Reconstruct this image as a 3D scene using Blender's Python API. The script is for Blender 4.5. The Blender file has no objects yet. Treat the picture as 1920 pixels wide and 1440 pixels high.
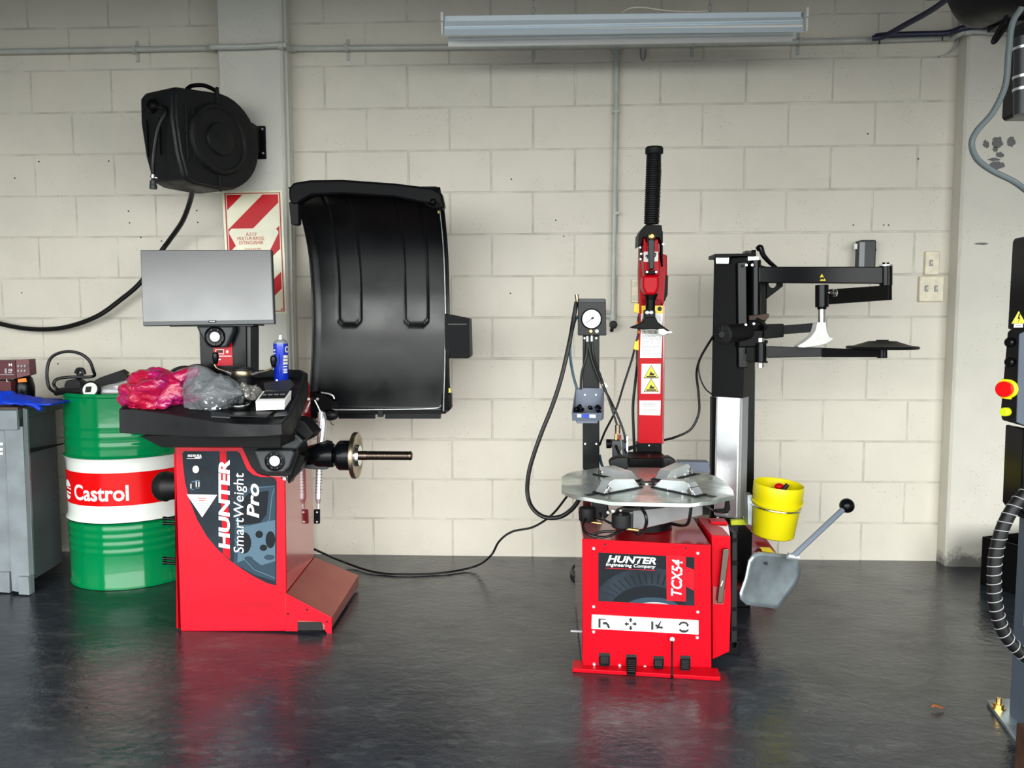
import bpy, bmesh, math, random
from mathutils import Vector, Matrix, noise

# ------------------------------------------------------------------ camera
SC = bpy.context.scene
COL = SC.collection
FPX, YAW, PIT, ROL = 1456.65, -0.04276, 0.07992, -0.0017984
CAM = Vector((0.25938, -3.78907, 1.16563))
_fw = Vector((math.sin(YAW)*math.cos(PIT), math.cos(YAW)*math.cos(PIT), -math.sin(PIT)))
_r0 = Vector((math.cos(YAW), -math.sin(YAW), 0))
_u0 = _r0.cross(_fw)
_rt = _r0*math.cos(ROL) + _u0*math.sin(ROL)
_up = -_r0*math.sin(ROL) + _u0*math.cos(ROL)
cd = bpy.data.cameras.new('camera'); cam = bpy.data.objects.new('camera', cd); COL.objects.link(cam)
cd.sensor_width = 36; cd.lens = 36*FPX/1920; cd.clip_start = .05
cam.matrix_world = Matrix(((_rt.x, _up.x, -_fw.x, CAM.x), (_rt.y, _up.y, -_fw.y, CAM.y), (_rt.z, _up.z, -_fw.z, CAM.z), (0, 0, 0, 1)))
SC.camera = cam

# ------------------------------------------------------------------ light and exposure
SC.view_settings.view_transform = 'Standard'; SC.view_settings.look = 'None'
SC.view_settings.gamma = 1; SC.view_settings.exposure = 0.0
W = bpy.data.worlds.new('sky'); SC.world = W; W.use_nodes = True
_bg = W.node_tree.nodes['Background']; _bg.inputs[0].default_value = (.96, .985, .96, 1); _bg.inputs[1].default_value = 9.2
DOOR = (-3.6, 4.4, 2.22, -3.9)      # the roller door opening behind the photographer: x0, x1, height, y
_pl = bpy.data.lights.new('door_daylight', 'AREA'); _pl.shape = 'RECTANGLE'
_pl.size = DOOR[1]-DOOR[0]; _pl.size_y = DOOR[2]; _pl.cycles.is_portal = True
_po = bpy.data.objects.new('door_daylight', _pl); COL.objects.link(_po)
_po.location = ((DOOR[0]+DOOR[1])/2, DOOR[3]-.02, DOOR[2]/2); _po.rotation_euler = (math.radians(90), 0, 0)


# ------------------------------------------------------------------ helpers
def P(px, py, Y):
    d = _fw*FPX + _rt*(px-960) - _up*(py-720)
    return CAM + d*((Y-CAM.y)/d.y)

def G(px, py, z=0.):
    d = _fw*FPX + _rt*(px-960) - _up*(py-720)
    return CAM + d*((z-CAM.z)/d.z)

def PX(px, py, X):
    d = _fw*FPX + _rt*(px-960) - _up*(py-720)
    return CAM + d*((X-CAM.x)/d.x)

def PL(pts): return [P(*p) for p in pts]

MATS = {}
def mat(name, col, rough=.5, metal=0., bump=0., bscale=60., var=0., vscale=8., spec=.5, coat=0., trans=0., emis=None, rvar=0., alpha=1., detail=3, col2=None, stretch=None, lo=.35, hi=.65):
    m = bpy.data.materials.new(name); m.use_nodes = True; MATS[name] = m
    nt = m.node_tree; b = nt.nodes['Principled BSDF']; L = nt.links.new
    b.inputs['Base Color'].default_value = (*col, 1); b.inputs['Roughness'].default_value = rough
    b.inputs['Metallic'].default_value = metal; b.inputs['Specular IOR Level'].default_value = spec
    b.inputs['Coat Weight'].default_value = coat; b.inputs['Coat Roughness'].default_value = .08
    b.inputs['Transmission Weight'].default_value = trans; b.inputs['Alpha'].default_value = alpha
    if emis: b.inputs['Emission Color'].default_value = (*emis[0], 1); b.inputs['Emission Strength'].default_value = emis[1]
    if bump or var or rvar:
        tc = nt.nodes.new('ShaderNodeNewGeometry'); src = tc.outputs['Position']
        if stretch:
            mp = nt.nodes.new('ShaderNodeMapping'); mp.inputs['Scale'].default_value = stretch; L(src, mp.inputs[0]); src = mp.outputs[0]
    if bump:
        n = nt.nodes.new('ShaderNodeTexNoise'); n.inputs['Scale'].default_value = bscale; n.inputs['Detail'].default_value = detail; L(src, n.inputs['Vector'])
        bp = nt.nodes.new('ShaderNodeBump'); bp.inputs['Strength'].default_value = bump; bp.inputs['Distance'].default_value = .01
        L(n.outputs[0], bp.inputs['Height']); L(bp.outputs[0], b.inputs['Normal'])
    if var or rvar:
        n2 = nt.nodes.new('ShaderNodeTexNoise'); n2.inputs['Scale'].default_value = vscale; n2.inputs['Detail'].default_value = 5; L(src, n2.inputs['Vector'])
        mr = nt.nodes.new('ShaderNodeMapRange'); mr.inputs['From Min'].default_value = lo; mr.inputs['From Max'].default_value = hi; L(n2.outputs[0], mr.inputs[0])
        if var:
            mx = nt.nodes.new('ShaderNodeMix'); mx.data_type = 'RGBA'; L(mr.outputs[0], mx.inputs[0])
            c2 = col2 or tuple(max(0, c*(1-var)) for c in col)
            mx.inputs[6].default_value = (*col, 1); mx.inputs[7].default_value = (*c2, 1); L(mx.outputs[2], b.inputs['Base Color'])
        if rvar:
            mr2 = nt.nodes.new('ShaderNodeMapRange'); L(mr.outputs[0], mr2.inputs[0]); mr2.inputs['To Min'].default_value = rough; mr2.inputs['To Max'].default_value = min(1, rough+rvar); L(mr2.outputs[0], b.inputs['Roughness'])
    return m

def catmull(pts, n=8):
    pts = [Vector(p) for p in pts]
    if len(pts) < 3: return pts
    q = [pts[0]*2-pts[1]] + pts + [pts[-1]*2-pts[-2]]; out = []
    for i in range(1, len(q)-2):
        a, b, c, d = q[i-1], q[i], q[i+1], q[i+2]
        for k in range(n):
            t = k/n
            out.append(.5*((2*b) + (c-a)*t + (2*a-5*b+4*c-d)*t*t + (3*b-a-3*c+d)*t**3))
    out.append(q[-2]); return out

def frame(d):
    d = d.normalized(); a = Vector((0, 0, 1)) if abs(d.z) < .9 else Vector((1, 0, 0))
    u = d.cross(a).normalized(); return u, d.cross(u).normalized()

class MB:
    def __init__(s): s.bm = bmesh.new()
    def face(s, pts):
        vs = [s.bm.verts.new(p) for p in pts]
        try: return s.bm.faces.new(vs)
        except ValueError: return None
    def hexa(s, a, b):      # two quads (4 points each) joined
        va = [s.bm.verts.new(p) for p in a]; vb = [s.bm.verts.new(p) for p in b]; n = len(va); F = s.bm.faces.new
        F(va[::-1]); F(vb)
        for i in range(n): F((va[i], va[(i+1) % n], vb[(i+1) % n], vb[i]))
        return s
    def box(s, c, size, rz=0., rx=0., ry=0.):
        M = Matrix.Translation(Vector(c)) @ Matrix.Rotation(rz, 4, 'Z') @ Matrix.Rotation(ry, 4, 'Y') @ Matrix.Rotation(rx, 4, 'X')
        x, y, z = [v/2 for v in size]
        a = [M @ Vector(v) for v in ((-x, -y, -z), (x, -y, -z), (x, y, -z), (-x, y, -z))]
        b = [M @ Vector(v) for v in ((-x, -y, z), (x, -y, z), (x, y, z), (-x, y, z))]
        return s.hexa(a, b)
    def bb(s, x0, x1, y0, y1, z0, z1): return s.box(((x0+x1)/2, (y0+y1)/2, (z0+z1)/2), (abs(x1-x0), abs(y1-y0), abs(z1-z0)))
    def prism(s, pts, d):   # closed outline extruded by vector d
        d = Vector(d); pts = [Vector(p) for p in pts]
        return s.hexa(pts, [p+d for p in pts])
    def pxprism(s, pxs, Y, depth): return s.prism([P(x, y, Y) for x, y in pxs], (0, depth, 0))
    def cyl(s, a, b, r, r2=None, n=24, cap=True):
        a, b = Vector(a), Vector(b); r2 = r if r2 is None else r2; u, v = frame(b-a)
        ra = [s.bm.verts.new(a+(u*math.cos(t)+v*math.sin(t))*r) for t in [2*math.pi*i/n for i in range(n)]]
        rb = [s.bm.verts.new(b+(u*math.cos(t)+v*math.sin(t))*r2) for t in [2*math.pi*i/n for i in range(n)]]
        for i in range(n): s.bm.faces.new((ra[i], ra[(i+1) % n], rb[(i+1) % n], rb[i]))
        if cap: s.bm.faces.new(ra[::-1]); s.bm.faces.new(rb)
        return s
    def lathe(s, prof, o, ax=(0, 0, 1), n=40, close=True):     # prof: (radius, height)
        o = Vector(o); ax = Vector(ax).normalized(); u, v = frame(ax); rings = []
        for r, h in prof:
            rings.append([s.bm.verts.new(o+ax*h+(u*math.cos(2*math.pi*i/n)+v*math.sin(2*math.pi*i/n))*max(r, 1e-5)) for i in range(n)])
        for A, B in zip(rings, rings[1:]):
            for i in range(n): s.bm.faces.new((A[i], A[(i+1) % n], B[(i+1) % n], B[i]))
        if close: s.bm.faces.new(rings[0][::-1]); s.bm.faces.new(rings[-1])
        return s
    def tube(s, pts, r, n=10, sm=8, cap=True):
        pts = catmull(pts, sm) if sm else [Vector(p) for p in pts]
        rings = []; u = None
        for i, p in enumerate(pts):
            d = (pts[min(i+1, len(pts)-1)]-pts[max(i-1, 0)])
            if d.length < 1e-9: continue
            d.normalize()
            if u is None: u, v = frame(d)
            else:
                u = (u-d*u.dot(d)).normalized()
            v = d.cross(u); rr = r(i/(len(pts)-1)) if callable(r) else r
            rings.append([s.bm.verts.new(p+(u*math.cos(2*math.pi*k/n)+v*math.sin(2*math.pi*k/n))*rr) for k in range(n)])
        for A, B in zip(rings, rings[1:]):
            for k in range(n): s.bm.faces.new((A[k], A[(k+1) % n], B[(k+1) % n], B[k]))
        if cap: s.bm.faces.new(rings[0][::-1]); s.bm.faces.new(rings[-1])
        return s
    def ball(s, c, r, n=20, sc=(1, 1, 1)):
        m = bmesh.ops.create_uvsphere(s.bm, u_segments=n, v_segments=max(6, n//2), radius=r)
        bmesh.ops.transform(s.bm, matrix=Matrix.Translation(Vector(c)) @ Matrix.Diagonal((*sc, 1)), verts=m['verts']); return s
    def grid(s, f, nu, nv):     # f(u,v)->point
        V = [[s.bm.verts.new(f(i/nu, j/nv)) for i in range(nu+1)] for j in range(nv+1)]
        for j in range(nv):
            for i in range(nu): s.bm.faces.new((V[j][i], V[j][i+1], V[j+1][i+1], V[j+1][i]))
        return s
    def build(s, name, m, parent=None, bevel=0., seg=2, smooth=True, solid=0., label=None, kind=None):
        bmesh.ops.recalc_face_normals(s.bm, faces=s.bm.faces)
        me = bpy.data.meshes.new(name); s.bm.to_mesh(me); s.bm.free()
        o = bpy.data.objects.new(name, me); COL.objects.link(o)
        me.materials.append(MATS[m] if isinstance(m, str) else m)
        if smooth:
            me.shade_smooth(); 
            for e in me.edges: pass
            me.set_sharp_from_angle(angle=math.radians(35))
        if solid:
            md = o.modifiers.new('solid', 'SOLIDIFY'); md.thickness = solid; md.offset = 0
        if bevel:
            md = o.modifiers.new('bevel', 'BEVEL'); md.width = bevel; md.segments = seg; md.limit_method = 'ANGLE'; md.angle_limit = math.radians(35)
            if smooth: md.harden_normals = True
        if parent is not None: attach(o, parent)
        if label: o['label'] = label
        if kind: o['kind'] = kind
        return o

def attach(o, parent):
    o.parent = parent
    q = parent; off = Vector((0, 0, 0))
    while q is not None: off += q.location; q = q.parent
    o.location = o.location-off

def thing(name, label, cat, loc=(0, 0, 0), group=None):
    o = bpy.data.objects.new(name, None); COL.objects.link(o); o.location = loc; o.empty_display_size = .05
    o['label'] = label; o['category'] = cat
    if group: o['group'] = group
    return o

def tag(o, label, cat, group=None):
    o['label'] = label; o['category'] = cat
    if group: o['group'] = group
    return o

def text(s, origin, u, v, w, h, m, parent, name, bold=0., shear=0., nrm=None, lift=.0012, warp=None, spacing=1., line=1.):
    """flat lettering: lower-left corner, right vector, up vector, width, height in metres"""
    c = bpy.data.curves.new(name, 'FONT'); c.body = s; c.size = 1; c.offset = bold; c.shear = shear; c.resolution_u = 3
    c.space_character = spacing; c.space_line = line; c.extrude = 0
    t = bpy.data.objects.new(name, c); COL.objects.link(t)
    bpy.context.view_layer.update()
    me = bpy.data.meshes.new_from_object(t.evaluated_get(bpy.context.evaluated_depsgraph_get()))
    bpy.data.objects.remove(t); bpy.data.curves.remove(c)
    xs = [q.co.x for q in me.vertices]; ys = [q.co.y for q in me.vertices]
    x0, x1, y0, y1 = min(xs), max(xs), min(ys), max(ys)
    u = Vector(u).normalized(); v = Vector(v).normalized(); n = u.cross(v); origin = Vector(origin)
    for q in me.vertices:
        a = (q.co.x-x0)/(x1-x0)*w; b = (q.co.y-y0)/(y1-y0)*h
        q.co = warp(a, b) if warp else origin+u*a+v*b+n*lift
    me.materials.clear(); me.materials.append(MATS[m])
    o = bpy.data.objects.new(name, me); COL.objects.link(o)
    if parent is not None: attach(o, parent)
    return o

def bolt(parent, p, d, r=.006, m='chrome', name='bolt', h=.005):
    d = Vector(d).normalized(); p = Vector(p)
    return MB().cyl(p-d*.002, p+d*h, r, r*.8, n=8).build(name, m, parent)

def mesh_obj(name, verts, faces, m, parent=None):
    me = bpy.data.meshes.new(name); me.from_pydata(verts, [], faces); me.materials.append(MATS[m])
    o = bpy.data.objects.new(name, me); COL.objects.link(o)
    if parent is not None: attach(o, parent)
    return o

# ------------------------------------------------------------------ materials
mat('black', (.0028, .0028, .0032), .42, spec=.10); mat('black_satin', (.0026, .003, .004), .26, spec=.20)
mat('black_dull', (.004, .004, .005), .45, spec=.08); mat('black_matte', (.005, .005, .006), .6, bump=.1, bscale=400, spec=.25)
mat('black_plastic', (.0055, .006, .0072), .42, bump=.05, bscale=500, rvar=.25, vscale=14, spec=.32)
mat('grey_plastic', (.022, .025, .029), .45, bump=.05, bscale=500)
mat('hood_black', (.0022, .0026, .0032), .24, rvar=.16, vscale=5, bump=.06, bscale=5, spec=.42)
mat('rubber', (.0045, .0045, .005), .5, spec=.3)
mat('hose_black', (.004, .004, .0045), .38, spec=.35)
mat('hose_blue', (.006, .055, .085), .4)
mat('hose_navy', (.012, .014, .045), .45)
mat('hose_grey', (.10, .12, .125), .45, spec=.3)
mat('red', (.46, .0008, .008), .35, spec=.13)
mat('red_panel', (.50, .002, .014), .30, spec=.28, var=.25, vscale=3.5, lo=.5, hi=.75, rvar=.12, stretch=(1, 1, 4))
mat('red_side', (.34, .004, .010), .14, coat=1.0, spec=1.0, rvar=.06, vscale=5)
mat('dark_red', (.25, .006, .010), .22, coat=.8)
mat('foot_metal', (.40, .12, .10), .30, metal=.75, rvar=.15, vscale=6, bump=.05, bscale=20)
mat('chrome', (.80, .80, .80), .18, metal=1)
mat('silver', (.72, .76, .78), .25, metal=.75, rvar=.2, vscale=20)
mat('steel_plate', (.62, .68, .64), .20, metal=.8, var=.42, vscale=9, rvar=.2)
mat('steel_dirty', (.64, .76, .84), .28, metal=.8, var=.5, vscale=7, rvar=.2, col2=(.26, .29, .30))
mat('alu', (.82, .83, .86), .26, metal=.75)
mat('thread', (.13, .10, .08), .3, metal=1)
mat('bronze', (.36, .29, .20), .33, metal=1, var=.4, vscale=40)
mat('brass', (.65, .42, .14), .3, metal=1)
mat('white', (.80, .80, .78), .45); mat('white_plastic', (.72, .73, .70), .35)
mat('off_white', (.70, .67, .55), .4, var=.15, vscale=30)
mat('paper', (.88, .89, .92), .7)
mat('yellow', (.80, .70, .003), .38, spec=.4); mat('yellow_sign', (.90, .68, .01), .4); mat('lime', (.62, .70, .01), .4)
mat('orange', (.9, .22, .02), .4)
mat('green', (.0, .185, .055), .10, bump=.04, bscale=14, spec=.35)
mat('drum_white', (.74, .78, .74), .2, coat=.5); mat('drum_red', (.66, .002, .003), .25, spec=.2)
mat('letter_white', (.88, .88, .88), .4); mat('letter_red', (.62, .06, .03), .5); mat('letter_dark', (.012, .012, .012), .5, spec=.3); mat('letter_grey', (.30, .31, .33), .5)
mat('decal_dark', (.018, .026, .036), .2, spec=.14, var=.55, vscale=7)
mat('decal_blue', (.075, .125, .17), .2, spec=.14); mat('decal_mid', (.024, .046, .068), .2, spec=.14); mat('decal_deep', (.006, .009, .012), .2, spec=.14)
mat('decal_red', (.45, .003, .012), .25, spec=.2)
mat('blue_can', (.006, .03, .46), .2, coat=.6, metal=.2); mat('blue_glove', (.0, .035, .48), .5, bump=.4, bscale=30)
mat('bin_blue', (.10, .12, .17), .4); mat('glove_box', (.085, .016, .022), .5); mat('glove_box_side', (.12, .022, .028), .5)
mat('bench_grey', (.22, .25, .27), .32, var=.25, vscale=10, bump=.1, bscale=12, rvar=.1)
mat('bench_side', (.095, .115, .12), .24, rvar=.1, var=.2, vscale=6, coat=.3)
mat('post_grey', (.07, .09, .12), .45, rvar=.1, spec=.3); mat('post_light', (.17, .20, .25), .4)
mat('wood_top', (.10, .065, .045), .5, var=.5, vscale=25, stretch=(1, 1, 6)); mat('wood_brown', (.06, .026, .014), .6, var=.5, vscale=20)
mat('leaf', (.34, .10, .025), .6); mat('sign_cream', (.80, .77, .56), .3, var=.12, vscale=10, coat=.2); mat('sign_red', (.56, .004, .012), .35, spec=.2)
mat('sign_edge', (.40, .01, .015), .4)
mat('screen', (.030, .034, .036), .30, spec=1.0, rvar=.1, vscale=6, coat=1.0); MATS['screen'].node_tree.nodes['Principled BSDF'].inputs['Coat Roughness'].default_value = .28
mat('bezel', (.05, .055, .06), .35)
mat('fixture', (.68, .77, .84), .3, coat=.2); mat('fixture_edge', (.66, .74, .80), .35)
mat('pipe_paint', (.50, .52, .48), .4, var=.15, vscale=15)
mat('cone_white', (.78, .80, .76), .4, var=.15, vscale=30)
mat('foil', (.30, .29, .27), .35, metal=.5, bump=.6, bscale=60)
mat('concrete_dark', (.15, .15, .15), .7)
mat('socket', (.80, .73, .56), .4, var=.2, vscale=20)

def plastic_bag(name, col, mixf, rough=.12, col2=None):
    m = bpy.data.materials.new(name); m.use_nodes = True; MATS[name] = m; nt = m.node_tree; L = nt.links.new
    b = nt.nodes['Principled BSDF']; b.inputs['Base Color'].default_value = (*col, 1); b.inputs['Roughness'].default_value = rough; b.inputs['Coat Weight'].default_value = .8
    b.inputs['Coat Roughness'].default_value = .06
    if col2:
        g2 = nt.nodes.new('ShaderNodeNewGeometry'); n2 = nt.nodes.new('ShaderNodeTexNoise'); n2.inputs['Scale'].default_value = 9; L(g2.outputs['Position'], n2.inputs['Vector'])
        r2 = nt.nodes.new('ShaderNodeMapRange'); r2.inputs[1].default_value = .42; r2.inputs[2].default_value = .58; L(n2.outputs[0], r2.inputs[0])
        x2 = nt.nodes.new('ShaderNodeMix'); x2.data_type = 'RGBA'; L(r2.outputs[0], x2.inputs[0]); x2.inputs[6].default_value = (*col, 1); x2.inputs[7].default_value = (*col2, 1); L(x2.outputs[2], b.inputs['Base Color'])
    tr = nt.nodes.new('ShaderNodeBsdfTransparent'); tr.inputs[0].default_value = (*[min(1, c*1.3+.1) for c in col], 1)
    g = nt.nodes.new('ShaderNodeNewGeometry'); n = nt.nodes.new('ShaderNodeTexNoise'); n.inputs['Scale'].default_value = 22; n.inputs['Detail'].default_value = 3; n.inputs['Distortion'].default_value = 1.2; L(g.outputs['Position'], n.inputs['Vector'])
    bp = nt.nodes.new('ShaderNodeBump'); bp.inputs['Strength'].default_value = 1.; bp.inputs['Distance'].default_value = .015; L(n.outputs[0], bp.inputs['Height']); L(bp.outputs[0], b.inputs['Normal'])
    mx = nt.nodes.new('ShaderNodeMixShader'); mx.inputs[0].default_value = mixf; L(b.outputs[0], mx.inputs[1]); L(tr.outputs[0], mx.inputs[2]); L(mx.outputs[0], nt.nodes['Material Output'].inputs[0])
plastic_bag('pink_bag', (.56, .010, .055), .3, .07, (.42, .012, .16)); plastic_bag('clear_bag', (.50, .53, .55), .80, .07)

def wall_material(name, base, dark, rough=.42, base_dirt=False):
    m = bpy.data.materials.new(name); m.use_nodes = True; MATS[name] = m; nt = m.node_tree; L = nt.links.new; N = nt.nodes.new
    b = nt.nodes['Principled BSDF']; b.inputs['Roughness'].default_value = rough; b.inputs['Specular IOR Level'].default_value = .35
    g = N('ShaderNodeNewGeometry'); pos = g.outputs['Position']
    def noise_(sc, det=4, ro=.55):
        n = N('ShaderNodeTexNoise'); n.inputs['Scale'].default_value = sc; n.inputs['Detail'].default_value = det; n.inputs['Roughness'].default_value = ro; L(pos, n.inputs['Vector']); return n.outputs[0]
    def ramp(src, a, c, to0=0., to1=1.):
        r = N('ShaderNodeMapRange'); r.inputs[1].default_value = a; r.inputs[2].default_value = c; r.inputs[3].default_value = to0; r.inputs[4].default_value = to1; L(src, r.inputs[0]); return r.outputs[0]
    def mix(f, c1, c2):
        x = N('ShaderNodeMix'); x.data_type = 'RGBA'; L(f, x.inputs[0])
        for i, c in ((6, c1), (7, c2)):
            if isinstance(c, tuple): x.inputs[i].default_value = (*c, 1)
            else: L(c, x.inputs[i])
        return x.outputs[2]
    def mul(a, c):
        x = N('ShaderNodeMath'); x.operation = 'MULTIPLY'; L(a, x.inputs[0])
        if isinstance(c, float): x.inputs[1].default_value = c
        else: L(c, x.inputs[1])
        return x.outputs[0]
    c = mix(ramp(noise_(2.2), .42, .68, 0, .55), base, dark)
    c = mix(ramp(noise_(7), .50, .70, 0, .6), c, tuple(v*.93 for v in base))
    # pores and chips
    vo = N('ShaderNodeTexVoronoi'); vo.inputs['Scale'].default_value = 55; L(pos, vo.inputs['Vector'])
    sp = mul(ramp(vo.outputs['Distance'], .16, .08), ramp(noise_(3.5), .50, .60))
    c = mix(mul(sp, .55), c, (.23, .23, .20))
    if base_dirt:
        sx = N('ShaderNodeSeparateXYZ'); L(pos, sx.inputs[0])
        z = N('ShaderNodeMath'); z.operation = 'ADD'; L(sx.outputs[2], z.inputs[0]); L(mul(noise_(9, 8, .7), -.30), z.inputs[1])
        c = mix(ramp(z.outputs[0], -.075, -.13, 0., .9), c, (.12, .12, .11))
    L(c, b.inputs['Base Color'])
    bp = N('ShaderNodeBump'); bp.inputs['Strength'].default_value = .35; bp.inputs['Distance'].default_value = .004
    ad = N('ShaderNodeMath'); ad.operation = 'ADD'; L(noise_(70, 6, .6), ad.inputs[0]); L(mul(sp, -1.2), ad.inputs[1]); L(ad.outputs[0], bp.inputs['Height']); L(bp.outputs[0], b.inputs['Normal'])
wall_material('wall', (.70, .66, .57), (.61, .585, .505))
wall_material('pillar', (.62, .615, .555), (.53, .53, .48), .38)
wall_material('pillar_right', (.66, .635, .565), (.56, .55, .49), .5, True)
mat('joint', (.66, .63, .55), .6, var=.3, vscale=9); mat('ceiling_paint', (.10, .10, .10), .8); mat('plain_wall', (.30, .29, .26), .6); mat('yard', (.07, .075, .08), .9)

def floor_material():
    m = bpy.data.materials.new('floor'); m.use_nodes = True; MATS['floor'] = m; nt = m.node_tree; L = nt.links.new; N = nt.nodes.new
    b = nt.nodes['Principled BSDF']; g = N('ShaderNodeNewGeometry'); pos = g.outputs['Position']
    def noise_(sc, det=4, st=None, ro=.55, dist=0):
        n = N('ShaderNodeTexNoise'); n.inputs['Scale'].default_value = sc; n.inputs['Detail'].default_value = det; n.inputs['Roughness'].default_value = ro; n.inputs['Distortion'].default_value = dist; s = pos
        if st: mp = N('ShaderNodeMapping'); mp.inputs['Scale'].default_value = st; L(pos, mp.inputs[0]); s = mp.outputs[0]
        L(s, n.inputs['Vector']); return n.outputs[0]
    def ramp(src, a, c, t0=0., t1=1.):
        r = N('ShaderNodeMapRange'); r.inputs[1].default_value = a; r.inputs[2].default_value = c; r.inputs[3].default_value = t0; r.inputs[4].default_value = t1; L(src, r.inputs[0]); return r.outputs[0]
    def mix(f, c1, c2):
        x = N('ShaderNodeMix'); x.data_type = 'RGBA'; L(f, x.inputs[0])
        for i, c in ((6, c1), (7, c2)):
            if isinstance(c, tuple): x.inputs[i].default_value = (*c, 1)
            else: L(c, x.inputs[i])
        return x.outputs[2]
    c = mix(ramp(noise_(2.0, 6), .40, .65), (.024, .029, .038), (.013, .016, .022))
    c = mix(ramp(noise_(6, 9, (1, 2.2, 1), .7), .52, .70, 0, .85), c, (.070, .076, .082))
    c = mix(ramp(noise_(26, 6, None, .6, 1.), .60, .70, 0, .85), c, (.007, .007, .008))
    L(c, b.inputs['Base Color'])
    L(ramp(noise_(4, 7, (1, 1.6, 1)), .35, .68, .11, .32), b.inputs['Roughness'])
    b.inputs['Specular IOR Level'].default_value = .62
    bp = N('ShaderNodeBump'); bp.inputs['Strength'].default_value = .45; bp.inputs['Distance'].default_value = .004
    ad = N('ShaderNodeMath'); ad.operation = 'ADD'; L(noise_(26, 5, (1, 1.5, 1), .6, .6), ad.inputs[0]); L(noise_(5, 3), ad.inputs[1]); L(ad.outputs[0], bp.inputs['Height']); L(bp.outputs[0], b.inputs['Normal'])
floor_material()

# ------------------------------------------------------------------ the setting
def structure(o): o['kind'] = 'structure'; return o
X0, X1, HZ, YF = -4.2, 5.0, 3.25, DOOR[3]
structure(MB().bb(X0, X1, YF-.1, .1, -.1, 0).build('floor', 'floor', smooth=False))
structure(MB().bb(X0, X1, YF, .1, HZ, HZ+.1).build('ceiling', 'ceiling_paint', smooth=False))
structure(MB().bb(X0-.1, X0, YF, .1, 0, HZ).build('wall_left', 'plain_wall', smooth=False))
structure(MB().bb(X1, X1+.1, YF, .1, 0, HZ).build('wall_right', 'plain_wall', smooth=False))
fr = MB(); fr.bb(X0, DOOR[0], YF-.1, YF, 0, HZ); fr.bb(DOOR[1], X1, YF-.1, YF, 0, HZ); fr.bb(DOOR[0], DOOR[1], YF-.1, YF, DOOR[2], HZ)
structure(fr.build('wall_front', 'plain_wall', smooth=False))
structure(MB().bb(-14, 14, -22, YF-.1, -.12, -.01).build('ground', 'yard', smooth=False))

def block_wall():
    rnd = random.Random(4); m = MB(); z0 = -.01375; g = .0032; d = .0032
    def blk(xa, xb, za, zb):
        j = lambda: rnd.uniform(-.0012, .0012)
        xa2, xb2, za2, zb2 = xa+g+j(), xb-g+j(), za+g+j(), zb-g+j(); y = rnd.uniform(-.0012, .0008); e = .0022
        fr_ = [(xa2+e, y, za2+e), (xb2-e, y, za2+e), (xb2-e, y, zb2-e), (xa2+e, y, zb2-e)]
        bk = [(xa2, d, za2), (xb2, d, za2), (xb2, d, zb2), (xa2, d, zb2)]
        vf = [m.bm.verts.new(p) for p in fr_]; vb = [m.bm.verts.new(p) for p in bk]; m.bm.faces.new(vf)
        for i in range(4): m.bm.faces.new((vf[i], vb[i], vb[(i+1) % 4], vf[(i+1) % 4]))
    for k in range(0, 17):
        za, zb = z0+.2*k, min(z0+.2*(k+1), HZ)
        if za > HZ-.02: break
        # right-hand bay
        x = -1.2+(0 if k % 2 == 1 else .2); blk(-1.15, x+.0 if x > -1.1 else x+.4, za, zb) if x > -1.1 else None
        x = x if x > -1.1 else x+.4
        if x-.4 < -1.1: blk(-1.15, x, za, zb)
        while x < X1: blk(x, min(x+.4, X1), za, zb); x += .4
        x = -1.05-(0 if k % 2 == 1 else .2)+.0
        blk(x, -1.05-.001, za, zb) if x < -1.1 else None
        while x > X0: blk(max(x-.4, X0), x, za, zb); x -= .4
    m.bb(X0, X1, d-.001, .1, 0, HZ)
    o = m.build('wall_back', 'wall', smooth=False); o.data.materials.append(MATS['joint'])
    for f_ in o.data.polygons:
        if f_.center.y > .002: f_.material_index = 1; o['kind'] = 'structure'
    return o
wb = block_wall()
hol = MB()
for px, py in ((73, 303), (204, 302), (28, 334), (241, 396), (243, 418), (369, 395), (371, 417), (41, 549), (264, 445), (303, 452), (1042, 413), (1057, 443), (959, 336), (957, 550), (1627, 251), (1600, 422), (1657, 422), (1666, 422), (109, 682), (957, 1000), (1722, 298)):
    p = P(px, py, 0.0); hol.cyl(p+Vector((0, -.0015, 0)), p+Vector((0, .004, 0)), .0036, n=10)
hol.build('screw_hole', 'letter_dark', wb)

# pillars
def pillar(name, x0, x1, d, m, seed):
    b = MB(); n = 60; rnd = random.Random(seed); e = .010
    def pt(i, k):
        z = HZ*i/n; j = lambda s: noise.noise(Vector((s, z*14, seed)))*.004
        return [Vector((x0, .0, z)), Vector((x0, -d+e, z)), Vector((x0+e+j(1), -d+j(2)*.5, z)), Vector((x1-e+j(3), -d+j(4)*.5, z)), Vector((x1, -d+e+j(5), z)), Vector((x1, .0, z))][k]
    V = [[b.bm.verts.new(pt(i, k)) for k in range(6)] for i in range(n+1)]
    for i in range(n):
        for k in range(5): b.bm.faces.new((V[i][k], V[i][k+1], V[i+1][k+1], V[i+1][k]))
    o = b.build(name, m, smooth=False); o['kind'] = 'structure'; return o
pl = pillar('trim_1', -1.262, -.958, .14, 'pillar', 1)
q = MB(); q.bb(-.959, -.948, -.098, -.084, 0, HZ); q.bb(-.959, -.953, -.052, -.03, 0, HZ); q.build('expansion_joint_strip', 'pillar', pl)
pr = pillar('trim_2', 2.165, 2.66, .085, 'pillar_right', 7)
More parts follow.
